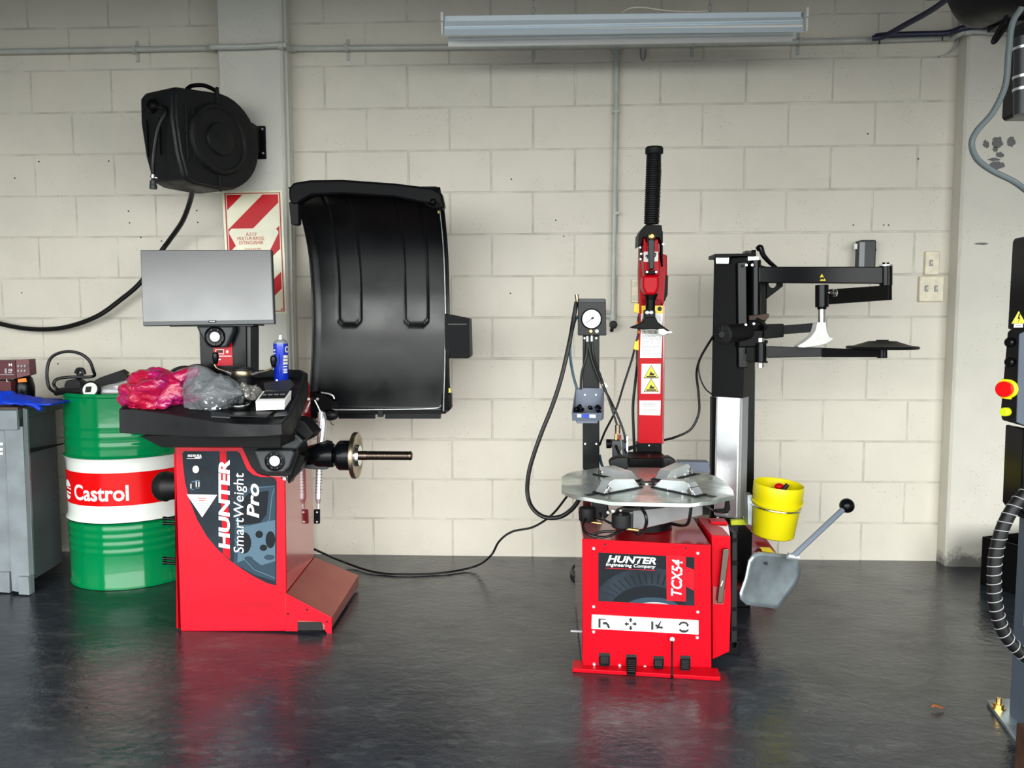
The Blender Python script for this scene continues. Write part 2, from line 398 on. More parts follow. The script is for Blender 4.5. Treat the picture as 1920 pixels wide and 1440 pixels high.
# grey paint marks on the right pillar
pm = MB()
def blotch(cx, cy, rx, ry, s):
    pm.face([P(cx+rx*math.cos(a)*(1+.18*noise.noise(Vector((math.cos(a)*2, math.sin(a)*2, s)))*3), cy+ry*math.sin(a)*(1+.18*noise.noise(Vector((math.sin(a)*2, s, math.cos(a)*2)))*3), -.0865) for a in [2*math.pi*i/18 for i in range(18)]])
for a in ((1849, 270, 6, 7, 1), (1870, 267, 10, 11, 2), (1896, 266, 8, 9, 3), (1866, 280, 5, 5, 4), (1875, 290, 8, 5, 5), (1864, 299, 12, 3, 6), (1870, 310, 14, 8, 7), (1840, 457, 14, 2, 8)): blotch(*a)
pm.build('paint_mark', 'concrete_dark', pr, smooth=False)

# ================================================================== things on the walls
# ---- painted steel air pipe
pipe = thing('conduit_pipe', 'painted conduit pipe running along the block wall below the light, with a drop leg', 'pipe', (.59, -.03, 2.46))
yp = -.032; ypp = -.172
MB().tube([P(-60, 98, yp), P(392, 90, yp)], .0125, sm=0).tube([P(386, 90, yp), P(393, 90, yp-.02), P(398, 88, ypp+.02), P(404, 88, ypp), P(470, 87, ypp), P(527, 84, ypp), P(534, 85, ypp+.02), P(543, 92, yp-.02), P(552, 91, yp), P(600, 90.5, yp)], .0125, sm=5).tube([P(598, 90.5, yp), P(1155, 85.5, yp), P(1640, 75, yp), P(1778, 70, yp)], .0125, sm=0)\
    .tube([P(1776, 70, yp), P(1787, 69, yp), P(1795, 66, -.09), P(1806, 60, -.118), P(1822, 58, -.118), P(1900, 61, -.118)], .0125, sm=5).build('main_pipe', 'pipe_paint', pipe)
MB().tube([P(1157, 84, yp), P(1152, 400, yp), P(1149, 598, yp)], .0115, sm=0).build('drop_pipe', 'pipe_paint', pipe)
for fa, fb, fr_ in ((P(1145, 85.6, yp), P(1168, 85.2, yp), .0175), (P(1157, 88, yp), P(1157, 101, yp), .017), (P(393, 90, yp), P(404, 89.8, yp), .0165), (P(545, 91, yp), P(555, 91, yp), .0165), (P(522, 85, ypp), P(531, 85, ypp), .0165), (P(1779, 70, yp), P(1789, 69, yp), .0165), (P(1807, 59.5, -.118), P(1820, 58, -.118), .0165)):
    MB().cyl(fa, fb, fr_).build('pipe_fitting', 'pipe_paint', pipe)
for px, py in ((252, 93), (650, 90), (1000, 87), (1300, 82.5), (1500, 78)):
    a = P(px, py, -.03); MB().box(a+Vector((0, 0, 0)), (.016, .032, .032)).bb(a.x-.008, a.x+.008, -.004, .0, a.z-.05, a.z+.05).build('pipe_clip', 'pipe_paint', pipe, bevel=.003)
for py in (210, 400): a = P(1155, py, -.03); MB().box(a, (.032, .03, .014)).build('pipe_clip', 'pipe_paint', pipe, bevel=.003)
tp = MB(); a = P(1149, 600, yp); tp.cyl(a+Vector((0, 0, .03)), a-Vector((0, 0, .02)), .017); tp.cyl(a+Vector((-.0, 0, .015)), a+Vector((-.035, -.0, .02)), .011); tp.box(a+Vector((-.045, 0, .03)), (.012, .02, .045)); tp.build('tap', 'pipe_paint', pipe, bevel=.002)
v = MB(); b2 = P(1150, 609, -.05); v.lathe([(.005, -.012), (.018, -.008), (.02, 0), (.017, .01), (.008, .013)], b2, (0, -1, 0), 18); v.ball(P(1147, 619, -.04), .010); v.build('valve_wheel', 'letter_dark', pipe)
bk = MB(); bk.tube([P(1201, 88, -.02), P(1202, 108, -.03), P(1208, 112, -.035), P(1211, 92, -.03)], .004); bk.build('hanging_hook', 'letter_grey', pipe)
tc_ = MB(); tc_.tube(PL([(1790, -20, -.02), (1793, 45, -.02), (1796, 75, -.012), (1782, 98, -.012), (1762, 107, -.01)]), .004); tc_.build('thin_conduit', 'pipe_paint', pipe)

# ---- navy hose lying along the pipe
o = MB().tube(PL([(1640, 69, -.07), (1660, 66, -.08), (1720, 64, -.08), (1775, 62, -.09), (1805, 53, -.14), (1840, 50, -.15), (1900, 56, -.2), (1960, 62, -.3)]), .013).tube(PL([(1636, 72, -.07), (1660, 67, -.10), (1700, 45, -.20), (1745, 20, -.32), (1790, -12, -.45)]), .0125)
for px, py in ((1649, 72), (1767, 66)): o.cyl(P(px, py-5, -.07), P(px, py+10, -.05), .003)
tag(o.build('air_hose', 'hose_navy'), 'dark navy rubber hose tied along the wall pipe at upper right', 'hose')

# ---- fluorescent batten light on chains
FL = -.56
a, b_ = P(829, 52, FL), P(1508, 44, FL); fl = thing('fluorescent_light', 'long white fluorescent batten light hanging by chains above the tyre changer', 'light', (a+b_)/2)
def bar_prism(m, pxs, y0, y1): m.pxprism(pxs, y0, y1-y0)
m = MB(); bar_prism(m, [(833, 29, ), (1503, 21), (1503, 33), (833, 41)], FL+.02, FL+.09); m.build('housing', 'fixture', fl, bevel=.003)
m = MB(); m.hexa([P(833, 40, FL+.02), P(1505, 32, FL+.02), P(1507, 60, FL-.03), P(833, 66, FL-.03)], [P(833, 39.2, FL+.021), P(1505, 31.2, FL+.021), P(1507, 59.2, FL-.028), P(833, 65.2, FL-.028)]); m.build('front_reflector', 'fixture', fl, smooth=False)
m = MB(); m.hexa([P(840, 66, FL+.16), P(1493, 57, FL+.16), P(1492, 73, FL+.20), P(840, 82, FL+.20)], [P(840, 65, FL+.162), P(1493, 56, FL+.162), P(1492, 72, FL+.203), P(840, 81, FL+.203)]); m.build('rear_reflector', 'fixture', fl, smooth=False)
m = MB(); m.bb(a.x+.01, b_.x-.01, FL-.01, FL+.18, a.z-.004, a.z+.002); m.build('reflector_tray', 'fixture', fl, smooth=False)
for yy in (FL+.0, FL+.12): MB().cyl((a.x+.01, yy, a.z-.022), (b_.x-.01, yy, a.z-.022), .013).build('fluorescent_tube', 'white', fl)
for px, s in ((831, -1), (1508, 1)):
    c0 = P(px, 38 if s < 0 else 30, FL+.04); m = MB(); m.box(c0, (.012, .09, .036)); m.box(c0+Vector((0, -.03, -.045)), (.010, .02, .05)); m.build('end_cap', 'white_plastic', fl, bevel=.003)
for px, py in ((1000, 20), (1331, 14)):
    c0 = P(px, py+8, FL+.05); ch = MB(); z = c0.z; i = 0
    while z < HZ:
        u = Vector((1, 0, 0)) if i % 2 == 0 else Vector((0, 1, 0)); cc = Vector((c0.x, c0.y, z+.016))
        ch.tube([cc+u*.007*math.cos(t)+Vector((0, 0, .016*math.sin(t))) for t in [2*math.pi*k/10 for k in range(11)]], .0022, n=6, sm=0, cap=False); z += .026; i += 1
    ch.build('chain', 'letter_grey', fl)
MB().tube(PL([(1165, 25, FL+.04), (1180, 16, FL+.05), (1205, 14, FL+.05), (1250, 20, FL+.05), (1300, 22, FL+.05), (1325, 20, FL+.05), (1331, 12, FL+.06), (1333, -20, FL+.06)]), .0035).build('power_cord', 'off_white', fl)

# ---- wall hose reel
reel = thing('hose_reel', 'black wall mounted hose reel on the left pillar', 'hose reel', (-1.0, -.14, 2.0))
ang = math.radians(-116.5); dv = Vector((math.cos(ang), math.sin(ang), 0)); nv = Vector((-dv.y, dv.x, 0))    # nv faces the camera side
c0 = P(487, 258, -.22); RB = Vector((c0.x, c0.y, 0)) - nv*.11 ; zc = P(425, 258, -.5).z
zt_, zb_ = P(440, 166, -.45).z, P(430, 352, -.45).z; R = (zt_-zb_)/2; zm = (zt_+zb_)/2
Lr = .45
def rp(s, z, n): return RB+dv*s+nv*n+Vector((0, 0, z))
prof = []
for k in range(0, 19):
    t = math.radians(90-10*k); prof.append((R-R*math.cos(t)*1.0, zm+R*math.sin(t)))     # back half round
prof = [(s, z) for s, z in prof] + [(Lr*.78, zb_+.002), (Lr*.90, zb_+.02), (Lr*.96, zb_+.12), (Lr, zm+.05), (Lr*.995, zt_-.06), (Lr*.95, zt_-.03)]
m = MB(); m.prism([rp(s, z, -.11) for s, z in prof], nv*.205); m.build('housing', 'black_plastic', reel, bevel=.018, seg=3)
m = MB(); m.prism([rp(R+(s-R)*.97, zm+(z-zm)*.965, .085) for s, z in prof], nv*.025); m.build('side_cover', 'black_plastic', reel, bevel=.008)
cx_ = .205
m = MB(); m.lathe([(.150, 0), (.150, .012), (.142, .024), (.128, .026), (.124, .020), (.070, .018), (.066, .028), (.058, .030), (0.0, .030)], rp(cx_+.03, zm-.0, .105), nv, 48); m.build('hub_cover', 'black_plastic', reel)
for c_, sz_ in [((cx_+.03, zz*1.12, .113), (.012, .010, .07)) for zz in (.165, -.165)]+[((s_, 0, .112), (.010, .006, .22)) for s_ in (.36, .395)]+[((.37, 0, .113), (.08, .008, .010))]:
    MB().box(rp(c_[0], zm+c_[1], c_[2]), sz_, rz=math.atan2(dv.y, dv.x)).build('moulded_rib', 'black_plastic', reel, bevel=.002)
m = MB()
for zz in (-.11, -.06, -.0): pass
for n_ in (-.06, .02): m.box(rp(Lr+.001, zm-.02, n_), (.006, .006, .15), rz=ang)
m.build('front_rib', 'black_satin', reel)
m = MB().tube([rp(.16, zt_-.01, .04), rp(.18, zt_+.02, .04), rp(.24, zt_+.028, .04), rp(.30, zt_+.012, .04), rp(.33, zt_-.01, .04)], .009).build('carry_handle', 'black', reel)
bz = P(490, 265, -.15)
m = MB(); m.bb(bz.x-.035, bz.x+.02, -.152, -.141, P(490, 298, -.15).z, P(490, 236, -.15).z); m.build('wall_bracket', 'black', reel, bevel=.003)
m = MB(); m.bb(bz.x-.03, bz.x+.0, -.25, -.15, bz.z-.06, bz.z+.06); m.build('bracket_arm', 'black', reel, bevel=.004)
for zz in (.055, -.055): bolt(reel, (bz.x+.008, -.152, bz.z+zz), (0, -1, 0), .006, 'letter_grey')
ho = rp(Lr, zt_-.10, -.02); m = MB(); m.lathe([(.03, 0), (.028, .01), (.018, .022), (.012, .024)], ho, dv, 20); m.build('hose_outlet', 'black', reel)
yk = ho.y
m = MB().tube([ho, P(310, 205, yk-.05), P(295, 245, yk-.06), P(287, 300, yk-.05), P(287, 331, yk-.05)], .0085).build('hose', 'hose_black', reel)
m = MB().tube([P(287, 328, yk-.05), P(287, 334, yk-.05)], .0115, sm=0).ball(P(293, 333, yk-.05), .006).build('hose_clamp', 'chrome', reel)
m = MB().lathe([(.006, -.012), (.008, 0), (.013, .003), (.013, .018), (.015, .02), (.015, .035), (.010, .036)], P(287, 338, yk-.05), (0, 0, -1), 20).build('hose_coupling', 'grey_plastic', reel)
m = MB().tube(PL([(362, 345, -.40), (357, 375, -.30), (342, 415, -.20), (318, 450, -.12), (302, 472, -.10), (265, 528, -.09), (225, 563, -.08), (180, 594, -.08), (120, 614, -.08), (60, 617, -.08), (0, 607, -.08), (-70, 585, -.08)]), .0115).build('supply_hose', 'hose_black', reel)

# ---- extinguisher sign
ys = -.1435
sg = thing('extinguisher_sign', 'red and cream striped fire extinguisher sign on the left pillar', 'sign', P(477, 588, ys))
def sp(u, v): # u 0..1 left-right, v 0..1 top-bottom
    a = P(416, 359, ys); b = P(529, 357, ys); c = P(428, 589, ys); d = P(538, 588, ys)
    t = a.lerp(b, u); q = c.lerp(d, u); return t.lerp(q, v)
m = MB(); m.prism([sp(0, 0), sp(1, 0), sp(1, 1), sp(0, 1)], (0, .0028, 0)); m.build('board', 'sign_cream', sg, smooth=False)
def spoly(m, pts, l): m.face([sp(u, v)+Vector((0, -l, 0)) for u, v in pts])
m = MB()
for (u0, v0, u1, v1) in ((.04, .015, .955, .022), (.04, .975, .965, .982), (.04, .015, .062, .98), (.945, .015, .965, .98)): spoly(m, [(u0, v0), (u1, v0), (u1, v1), (u0, v1)], .0008)
m.build('border_line', 'sign_edge', sg, smooth=False)
def clip(poly, f):
    out = []
    for i in range(len(poly)):
        a, b = poly[i], poly[(i+1) % len(poly)]; fa, fb = f(a), f(b)
        if fa >= 0: out.append(a)
        if (fa >= 0) != (fb >= 0): t = fa/(fa-fb); out.append((a[0]+(b[0]-a[0])*t, a[1]+(b[1]-a[1])*t))
    return out
rect = [(.075, .03), (.93, .03), (.93, .97), (.075, .97)]; AS = 230/113.; m = MB()
def cval(p): return p[0]*.95+p[1]*AS     # stripe coordinate (constant along the rising diagonal)
for c0_, c1_ in ((-1, .38), (.70, 1.08), (1.46, 1.84), (2.22, 2.50), (2.82, 4)):
    q = clip(clip(rect, lambda p: cval(p)-c0_), lambda p: c1_-cval(p))
    if len(q) > 2: spoly(m, q, .0006)
m.build('stripe', 'sign_red', sg, smooth=False)
m = MB(); spoly(m, [(.13, .302), (.85, .302), (.91, .325), (.91, .345), (.74, .50), (.66, .52), (.33, .52), (.25, .50), (.09, .345), (.09, .325)], .0012); m.build('text_panel', 'sign_cream', sg, smooth=False)
uu = (sp(1, .4)-sp(0, .4)).normalized(); vv = (sp(.5, 0)-sp(.5, 1)).normalized()
text('A.F.F.F', sp(.37, .362)+Vector((0, -.0015, 0)), uu, vv, .052, .016, 'letter_red', sg, 'lettering', .0)
text('MULTI-PURPOSE', sp(.225, .398)+Vector((0, -.0015, 0)), uu, vv, .127, .016, 'letter_red', sg, 'lettering', .0)
text('EXTINGUISHER', sp(.25, .432)+Vector((0, -.0015, 0)), uu, vv, .115, .016, 'letter_red', sg, 'lettering', .0)
text('CLASS A & B FIRES', sp(.34, .476)+Vector((0, -.0015, 0)), uu, vv, .078, .008, 'letter_red', sg, 'lettering', .0)

# ---- switches and sockets
def switch_plate(x0, y0, x1, y1, toggles, screws, label, hue='socket'):
    a, b = P(x0, y1, 0), P(x1, y0, 0); t = thing('light_switch', label, 'switch', ((a.x+b.x)/2, 0, a.z), 'yellowed switch plates beside the right pillar')
    MB().bb(a.x, b.x, -.016, .002, a.z, b.z).build('switch_plate', hue, t, bevel=.006, seg=3)
    for x, y in toggles:
        p = P(x, y, -.016); MB().bb(p.x-.008, p.x+.008, -.018, -.0155, p.z-.015, p.z+.015).build('rocker_recess', 'letter_grey', t); MB().box(p+Vector((0, -.004, .002)), (.009, .008, .014), rx=.3).build('rocker', hue, t, bevel=.001)
    for x, y in screws: MB().cyl(P(x, y, -.015), P(x, y, -.019), .005, n=14).build('screw', hue, t)
    return t
switch_plate(1731, 471, 1760, 516, [(1746, 493)], [(1747, 477), (1747, 510)], 'narrow single cream light switch plate above the wider double one')
switch_plate(1720, 518, 1768, 566, [(1737, 541), (1755, 541)], [(1736, 525), (1755, 525), (1735, 558), (1754, 558)], 'wide double cream light switch plate with two rockers')
a, b = P(1183, 568, 0), P(1201, 523, 0); so = thing('power_socket', 'cream vertical wall socket partly behind the red tower', 'socket', (a.x, 0, a.z))
MB().bb(a.x, a.x+.09, -.018, .002, a.z, b.z).build('socket_plate', 'socket', so, bevel=.005)
for y in (533, 558): p = P(1190, y, -.018); MB().bb(p.x-.012, p.x+.010, -.022, -.017, p.z-.012, p.z+.010).build('rocker', 'off_white', so, bevel=.002)
# antenna box on wall behind the helper arms
a, b = P(1602, 500, 0), P(1636, 452, -.0)
wx = thing('signal_box', 'small dark grey wall box showing above the upper black arm', 'box', ((a.x+b.x)/2, 0, a.z-.05))
MB().bb(a.x+.0, b.x-.005, -.06, .0, a.z-.06, b.z).build('case', 'grey_plastic', wx, bevel=.008, seg=3)
MB().bb(a.x-.004, a.x+.022, -.064, -.058, a.z-.055, b.z-.01).build('side_panel', 'letter_grey', wx, bevel=.003)
p = P(1604, 462, -.064); MB().bb(p.x-.006, p.x+.008, -.0655, -.063, p.z-.012, p.z+.012).build('sticker', 'white', wx)
MB().cyl(P(1634, 469, -.03), P(1642, 469, -.03), .008, n=14).build('knob', 'black', wx)

# ================================================================== oil drum
DX, DY, DR, DH = -1.655, -.288, .281, .862
dr = thing('oil_drum', 'green, white and red steel oil drum standing between workbench and wheel balancer', 'oil drum', (DX, DY, 0))
def ring(r, z0, z1, name, m, extra=None):
    prof_ = [(r, z0)]
    if extra: prof_ += extra
    prof_.append((r, z1)); q = MB(); q.lathe(prof_, (DX, DY, 0), (0, 0, 1), 96, close=False); return q.build(name, m, dr)
R0 = DR-.006
zA, zB, zC, zD = .300, .574, .373, .517
def corr(z0, z1, n):
    L_ = []; 
    for i in range(n):
        c = z0+(z1-z0)*i/(n-1)
        for t in range(-4, 5): L_.append((R0+.0028*(1+math.cos(math.pi*t/4))/2, c+t*.0042))
    return L_
low = [(R0+.004, .006), (R0+.004, .016), (R0, .022)] + corr(.165, .265, 4) + [(R0, .285), (R0+.010, .297)]
up = [(R0+.010, .580), (R0, .590)] + corr(.632, .715, 3) + [(R0, .84), (R0+.005, .846), (R0+.005, .856), (R0+.001, .860)]
q = MB(); q.lathe([(R0-.02, .0), (R0+.004, .002)]+low, (DX, DY, 0), (0, 0, 1), 96, close=False); q.lathe(up+[(R0-.008, .860), (R0-.010, .845), (0, .845)], (DX, DY, 0), (0, 0, 1), 96, close=False); q.build('drum_body', 'green', dr)
ring(R0, .298, .580, 'white_band', 'drum_white', [(R0+.0095, .300), (R0+.002, .315), (R0, .33), (R0, .55), (R0+.002, .562), (R0+.0095, .577)])
q = MB(); q.lathe([(R0+.0012, zC), (R0+.0012, zD)], (DX, DY, 0), (0, 0, 1), 96, close=False); q.build('red_band', 'drum_red', dr)
thC = math.atan2(P(170, 925, DY-.25).y-DY, P(170, 925, DY-.25).x-DX)
def dwarp(arc0, z0):
    def f(a, b): th = arc0+a/(R0+.002); return Vector((DX+(R0+.0022)*math.cos(th), DY+(R0+.0022)*math.sin(th), z0+b))
    return f
def th_at(px, py):   # angle on drum hit by a pixel ray
    d = (P(px, py, 0)-CAM).normalized(); o_ = CAM-Vector((DX, DY, 0)); A = d.x**2+d.y**2; B = 2*(o_.x*d.x+o_.y*d.y); Cc = o_.x**2+o_.y**2-R0**2
    disc = max(0, B*B-4*A*Cc); t = (-B-math.sqrt(disc))/(2*A); p = CAM+d*t; return math.atan2(p.y-DY, p.x-DX), p.z
t0, zz0 = th_at(141, 935); t1, _z = th_at(243, 938)
text('Castrol', (0, 0, 0), (1, 0, 0), (0, 0, 1), ((t1-t0) % (2*math.pi))*R0, .070, 'letter_white', dr, 'lettering', .022, warp=dwarp(t0, zz0-.003))
# round emblem left of the lettering: disc cut by a red swoosh
tl, zl = th_at(132, 919); q = MB(); f = dwarp(tl-.10, zl)
for lo_, hi_ in ((.12, 1.45), (1.62, 3.02)):
    pass
def emb(m, fn, x0, x1, za_, zb_):
    n = 20; V = []
    for i in range(n+1):
        x = x0+(x1-x0)*i/n; V.append((m.bm.verts.new(fn(x, za_(x))), m.bm.verts.new(fn(x, zb_(x)))))
    for A, B in zip(V, V[1:]): m.bm.faces.new((A[0], B[0], B[1], A[1]))
rr = .042; hh = lambda x: math.sqrt(max(0, rr*rr-x*x))*1.05
emb(q, f, -rr, rr, lambda x: min(hh(x), max(-hh(x), .014+.1*x)), lambda x: hh(x)); emb(q, f, -rr, rr, lambda x: -hh(x), lambda x: max(-hh(x), min(hh(x), -.022-.1*x))); emb(q, f, -rr*.3, rr, lambda x: min(.004, hh(x)), lambda x: min(.010, hh(x))); emb(q, f, -rr*.6, rr*.9, lambda x: -.016, lambda x: -.008)
q.build('emblem', 'letter_white', dr)
q = MB(); q.lathe([(.03, 0), (.03, .012), (.022, .014), (.022, .02), (0, .02)], (DX-.08, DY+.12, .845), (0, 0, 1), 20); q.build('bung', 'chrome', dr)

ZD = .861
# papers and stuff on the drum
def sheet(name, pts, m, label=None, cat=None, th=.002, grp=None):
    q = MB(); q.prism(pts, (0, 0, th)); o_ = q.build(name, m, smooth=False)
    if label: tag(o_, label, cat, grp)
    return o_
def DP(px, py, z): return G(px, py, z)
def dclamp(p, rmax=.262):
    v = Vector((p.x-DX, p.y-DY)); 
    if v.length > rmax: v = v.normalized()*rmax
    return Vector((DX+v.x, DY+v.y, p.z))
sheet('paper', [dclamp(Vector((x, y, ZD-.0))) for x, y in ((-1.70, -.50), (-1.50, -.52), (-1.44, -.30), (-1.64, -.24))], 'paper', 'white folded papers lying on the drum under the gauge', 'paper', .01)
q = MB(); ctr = Vector((-1.50, -.40, ZD+.012))
q.grid(lambda u, v: ctr+Vector(((u-.5)*.24, (v-.5)*.18, .004+.040*max(0, math.sin(u*3.0))*(.4+.6*v)+.014*noise.noise(Vector((u*6, v*5, 2)))+.01)), 12, 9)
tag(q.build('paper', 'paper', solid=.002, smooth=False), 'creased white paper sheet humped up beside the black sleeve on the drum', 'paper')
q = MB(); pa = [P(178, 745, -.50), P(222, 746, -.52), P(236, 742, -.50), P(240, 713, -.36), P(222, 714, -.34), P(198, 726, -.36)]
q.prism([Vector((p.x, p.y, max(p.z, ZD+.012))) for p in pa], (0, 0, .002)); q.prism([Vector((p.x+.004, p.y-.008, max(p.z-.008, ZD+.006))) for p in pa[:4]], (0, 0, .002)); tag(q.build('paper', 'paper', smooth=False), 'white printed sheets fanned out on the drum right of the gauge dial', 'paper')
# tyre inflator: dial, grip, hose
gc = P(170, 731, -.53); gz = gc
ti = thing('tyre_inflator', 'black handheld tyre inflator with round digital dial on the green drum', 'tyre inflator', (gc.x, gc.y, ZD))
ax = Vector((.12, -.93, .35)).normalized()
MB().lathe([(.02, -.03), (.034, -.026), (.040, -.012), (.0405, .004), (.037, .011), (.032, .012), (.030, .008)], gc, ax, 36, close=False).build('dial_case', 'rubber', ti)
MB().lathe([(.031, .006), (.030, .008), (0, .0085)], gc, ax, 36, close=False).build('dial_face', 'white_plastic', ti)
u_, v_ = ax.cross(Vector((0, 0, 1))).normalized()*-1, None; u_ = Vector((1, 0, 0)) - ax*ax.x; u_.normalize(); v_ = ax.cross(u_)*1.0
if v_.z < 0: v_ = -v_
q = MB(); cq = gc+ax*.0095-u_*.006; q.prism([cq+u_*a+v_*b for a, b in ((-.011, -.015), (.012, -.012), (.012, .013), (-.011, .011))], ax*.001); q.build('display', 'letter_dark', ti)
MB().tube([gc-ax*.018+Vector((-.02, 0, -.005)), P(130, 733, -.50), P(105, 737, -.47)], lambda t: .016-.004*t).build('grip', 'rubber', ti)
MB().tube(PL([(105, 737, -.47), (92, 726, -.46), (88, 700, -.46), (93, 675, -.45), (108, 663, -.44), (130, 659, -.43), (152, 664, -.42), (168, 677, -.41), (175, 695, -.40), (177, 704, -.38), (165, 707, -.38), (130, 707, -.40), (107, 711, -.43), (101, 720, -.44), (108, 730, -.44), (122, 729, -.40)]), .0068).build('hose', 'hose_black', ti)
# black sleeve with zig-zag edge
q = MB(); A, B = P(126, 716, -.38), P(238, 700, -.36)
pts = [P(187, 708, -.40), P(228, 694, -.38), P(231, 697, -.38), P(236, 700, -.37), P(241, 711, -.38), P(200, 723, -.41), P(188, 724, -.42), P(176, 714, -.42)]
q.prism(pts, (0, .03, .004)); tag(q.build('rubber_sleeve', 'rubber', bevel=.003), 'black folded rubber sleeve with frayed end lying on the drum papers', 'sleeve')
MB().cyl(P(236, 703, -.36), P(248, 701, -.36), .004).build('brass_tip', 'brass', bpy.data.objects['rubber_sleeve'])
q = MB(); q.prism([P(x, y, -.42) for x, y in ((120, 722), (123, 714), (140, 710), (150, 716), (152, 734), (120, 730))], (0, .05, 0)); tag(q.build('cable_clip', 'rubber', bevel=.004), 'small ribbed black rubber block left of the gauge dial on the drum', 'rubber block')
q = MB(); q.tube(PL([(143, 700, -.24), (147, 693, -.24), (155, 694, -.24), (158, 702, -.24)]), .010); q.cyl(P(150, 706, -.24), P(150, 700, -.24), .014)
tag(q.build('rubber_bung', 'letter_dark'), 'small dark rounded bung behind the hose loop on the drum', 'bung')
q = MB(); q.grid(lambda u, v: P(126+26*u, 744-5*v, -.50)+Vector((0, .03*v, .012*math.sin(u*3.1)+.008*noise.noise(Vector((u*5, v*4, 1))))), 12, 4)
tag(q.build('glove', 'blue_glove', solid=.006), 'blue glove scrap on the drum rim under the gauge', 'glove')
q = MB(); p = P(226, 742, -.50); q.cyl((p.x, p.y, ZD-.0), (p.x, p.y, ZD+.022), .009).cyl((p.x, p.y, ZD+.022), (p.x, p.y, ZD+.034), .006); tag(q.build('metal_fitting', 'bronze'), 'small brown metal fitting upright on the front of the drum', 'fitting')

# ================================================================== workbench (left)
wbz = .795
bn = thing('workbench', 'grey painted timber workbench cabinet at the left edge', 'workbench', (-2.2, -.35, 0))
xa = -2.6
c = [(-2.6, -.60), (-1.975, -.62), (-2.02, -.26), (-2.6, -.25)]
MB().prism([(x, y, 0.035) for x, y in ((-2.6, -.585), (-1.988, -.600), (-2.028, -.275), (-2.6, -.27))], (0, 0, .735)).build('carcass', 'bench_side', bn, smooth=False)
MB().prism([(x, y, .762) for x, y in ((-2.6, -.615), (-1.955, -.635), (-2.005, -.25), (-2.6, -.25))], (0, 0, .040)).build('bench_top_edge', 'bench_side', bn, bevel=.003)
MB().prism([(x, y, .802) for x, y in ((-2.6, -.615), (-1.955, -.635), (-2.005, -.25), (-2.6, -.25))], (0, 0, .009)).build('bench_top', 'wood_top', bn, bevel=.002)
def bpx(name, pxs, Y, th, m='bench_grey', bev=.002): return MB().pxprism(pxs, Y, th).build(name, m, bn, bevel=bev)
bpx('corner_post', [(8, 800), (42, 800), (57, 1115), (22, 1108)], -.622, .03)
bpx('corner_trim', [(42, 765), (50, 767), (63, 1078), (54, 1078)], -.628, .012, 'bench_side')
bpx('top_rail', [(-60, 770), (31, 770), (32, 806), (-60, 806)], -.640, .018)
bpx('front_panel', [(-80, 806), (8, 806), (22, 1075), (-80, 1075)], -.606, .01)
bpx('plinth', [(-80, 1073), (17, 1073), (18, 1112), (-80, 1105)], -.618, .02)
bpx('foot_block', [(33, 1082), (53, 1082), (55, 1116), (35, 1115)], -.640, .02)
MB().prism([PX(52, 842, -1.984)+Vector((.003, 0, 0)), PX(118, 830, -2.024)+Vector((.010, 0, 0)), PX(118, 832, -2.024)+Vector((.010, 0, 0)), PX(52, 850, -1.984)+Vector((.003, 0, 0))], (.002, 0, 0)).build('panel_seam', 'letter_dark', bn)
q = MB(); 
for y in (830, 840, 848): q.pxprism([(0, y), (5, y), (5, y+5), (0, y+5)], -.608, .002)
q.build('white_marking', 'white', bn)
ZB = .811
# glove box
gb = thing('glove_box', 'maroon cardboard disposable glove box standing on the workbench', 'glove box', P(20, 740, -.45))
fA, fB, fC, fD = P(-60, 712, -.50), P(30, 710, -.50), P(28, 676, -.50), P(-60, 677, -.50)
MB().prism([fA, fB, fC, fD], (0, .10, 0)).build('carton', 'glove_box', gb, smooth=False)
MB().prism([P(31, 709, -.495), P(56, 703, -.47), P(54, 674, -.47), P(29, 675, -.495)], (-.01, .06, 0)).build('carton_end', 'glove_box_side', gb, smooth=False)
vz = Vector((0, 0, 1)); vx = Vector((1, 0, 0))
text('M', P(17, 687, -.501), vx, vz, .014, .013, 'letter_white', gb, 'lettering', .03); text('CE', P(16, 696, -.501), vx, vz, .018, .010, 'letter_white', gb, 'lettering', .02)
q = MB()
for i in range(3):
    for j in range(2): p = P(36+6*i, 686+9*j, -.4985)+Vector((.0, -.006, 0)); q.prism([p+Vector((a*.006, 0, b*.006)) for a, b in ((-1, -.6), (.2, -1), (1, .4), (0, 1))], (0, -.001, 0))
for y in (703,): q.prism([P(-10, y, -.5012), P(26, y, -.5012), P(26, y-1, -.5012), P(-10, y-1, -.5012)], (0, -.0005, 0))
q.prism([P(9, 700, -.5012), P(13, 700, -.5012), P(13, 691, -.5012), P(9, 691, -.5012)], (0, -.0005, 0)); q.prism([P(15, 699.5, -.5012), P(22, 699.5, -.5012), P(22, 697.5, -.5012), P(15, 697.5, -.5012)], (0, -.0005, 0))
q.build('printed_icon', 'letter_grey', gb)
b2_ = thing('glove_box', 'dark glove box lying underneath the maroon one on the workbench', 'glove box', P(20, 735, -.45))
MB().bb(P(-60, 735, -.48).x, P(27, 735, -.48).x, -.50, -.38, ZB, P(0, 713, -.48).z-.001).build('carton', 'glove_box', b2_, smooth=False)
text('L', P(12.5, 715.5, -.501), vx, vz, .008, .012, 'letter_white', b2_, 'lettering', .03)
cup = thing('black_jar', 'dark clear-lidded jar with an orange patch behind the blue glove', 'jar', P(46, 733, -.44))
jc = P(45, 733, -.43); jh = P(45, 706, -.43).z-ZB
MB().lathe([(.035, 0), (.042, .01), (.044, jh*.6), (.036, jh*.95), (.03, jh)], (jc.x, jc.y, ZB), (0, 0, 1), 28).build('body', 'black_satin', cup)
MB().pxprism([(33, 711), (48, 709), (50, 716), (34, 717)], -.476, .003).build('orange_patch', 'orange', cup)
q = MB()
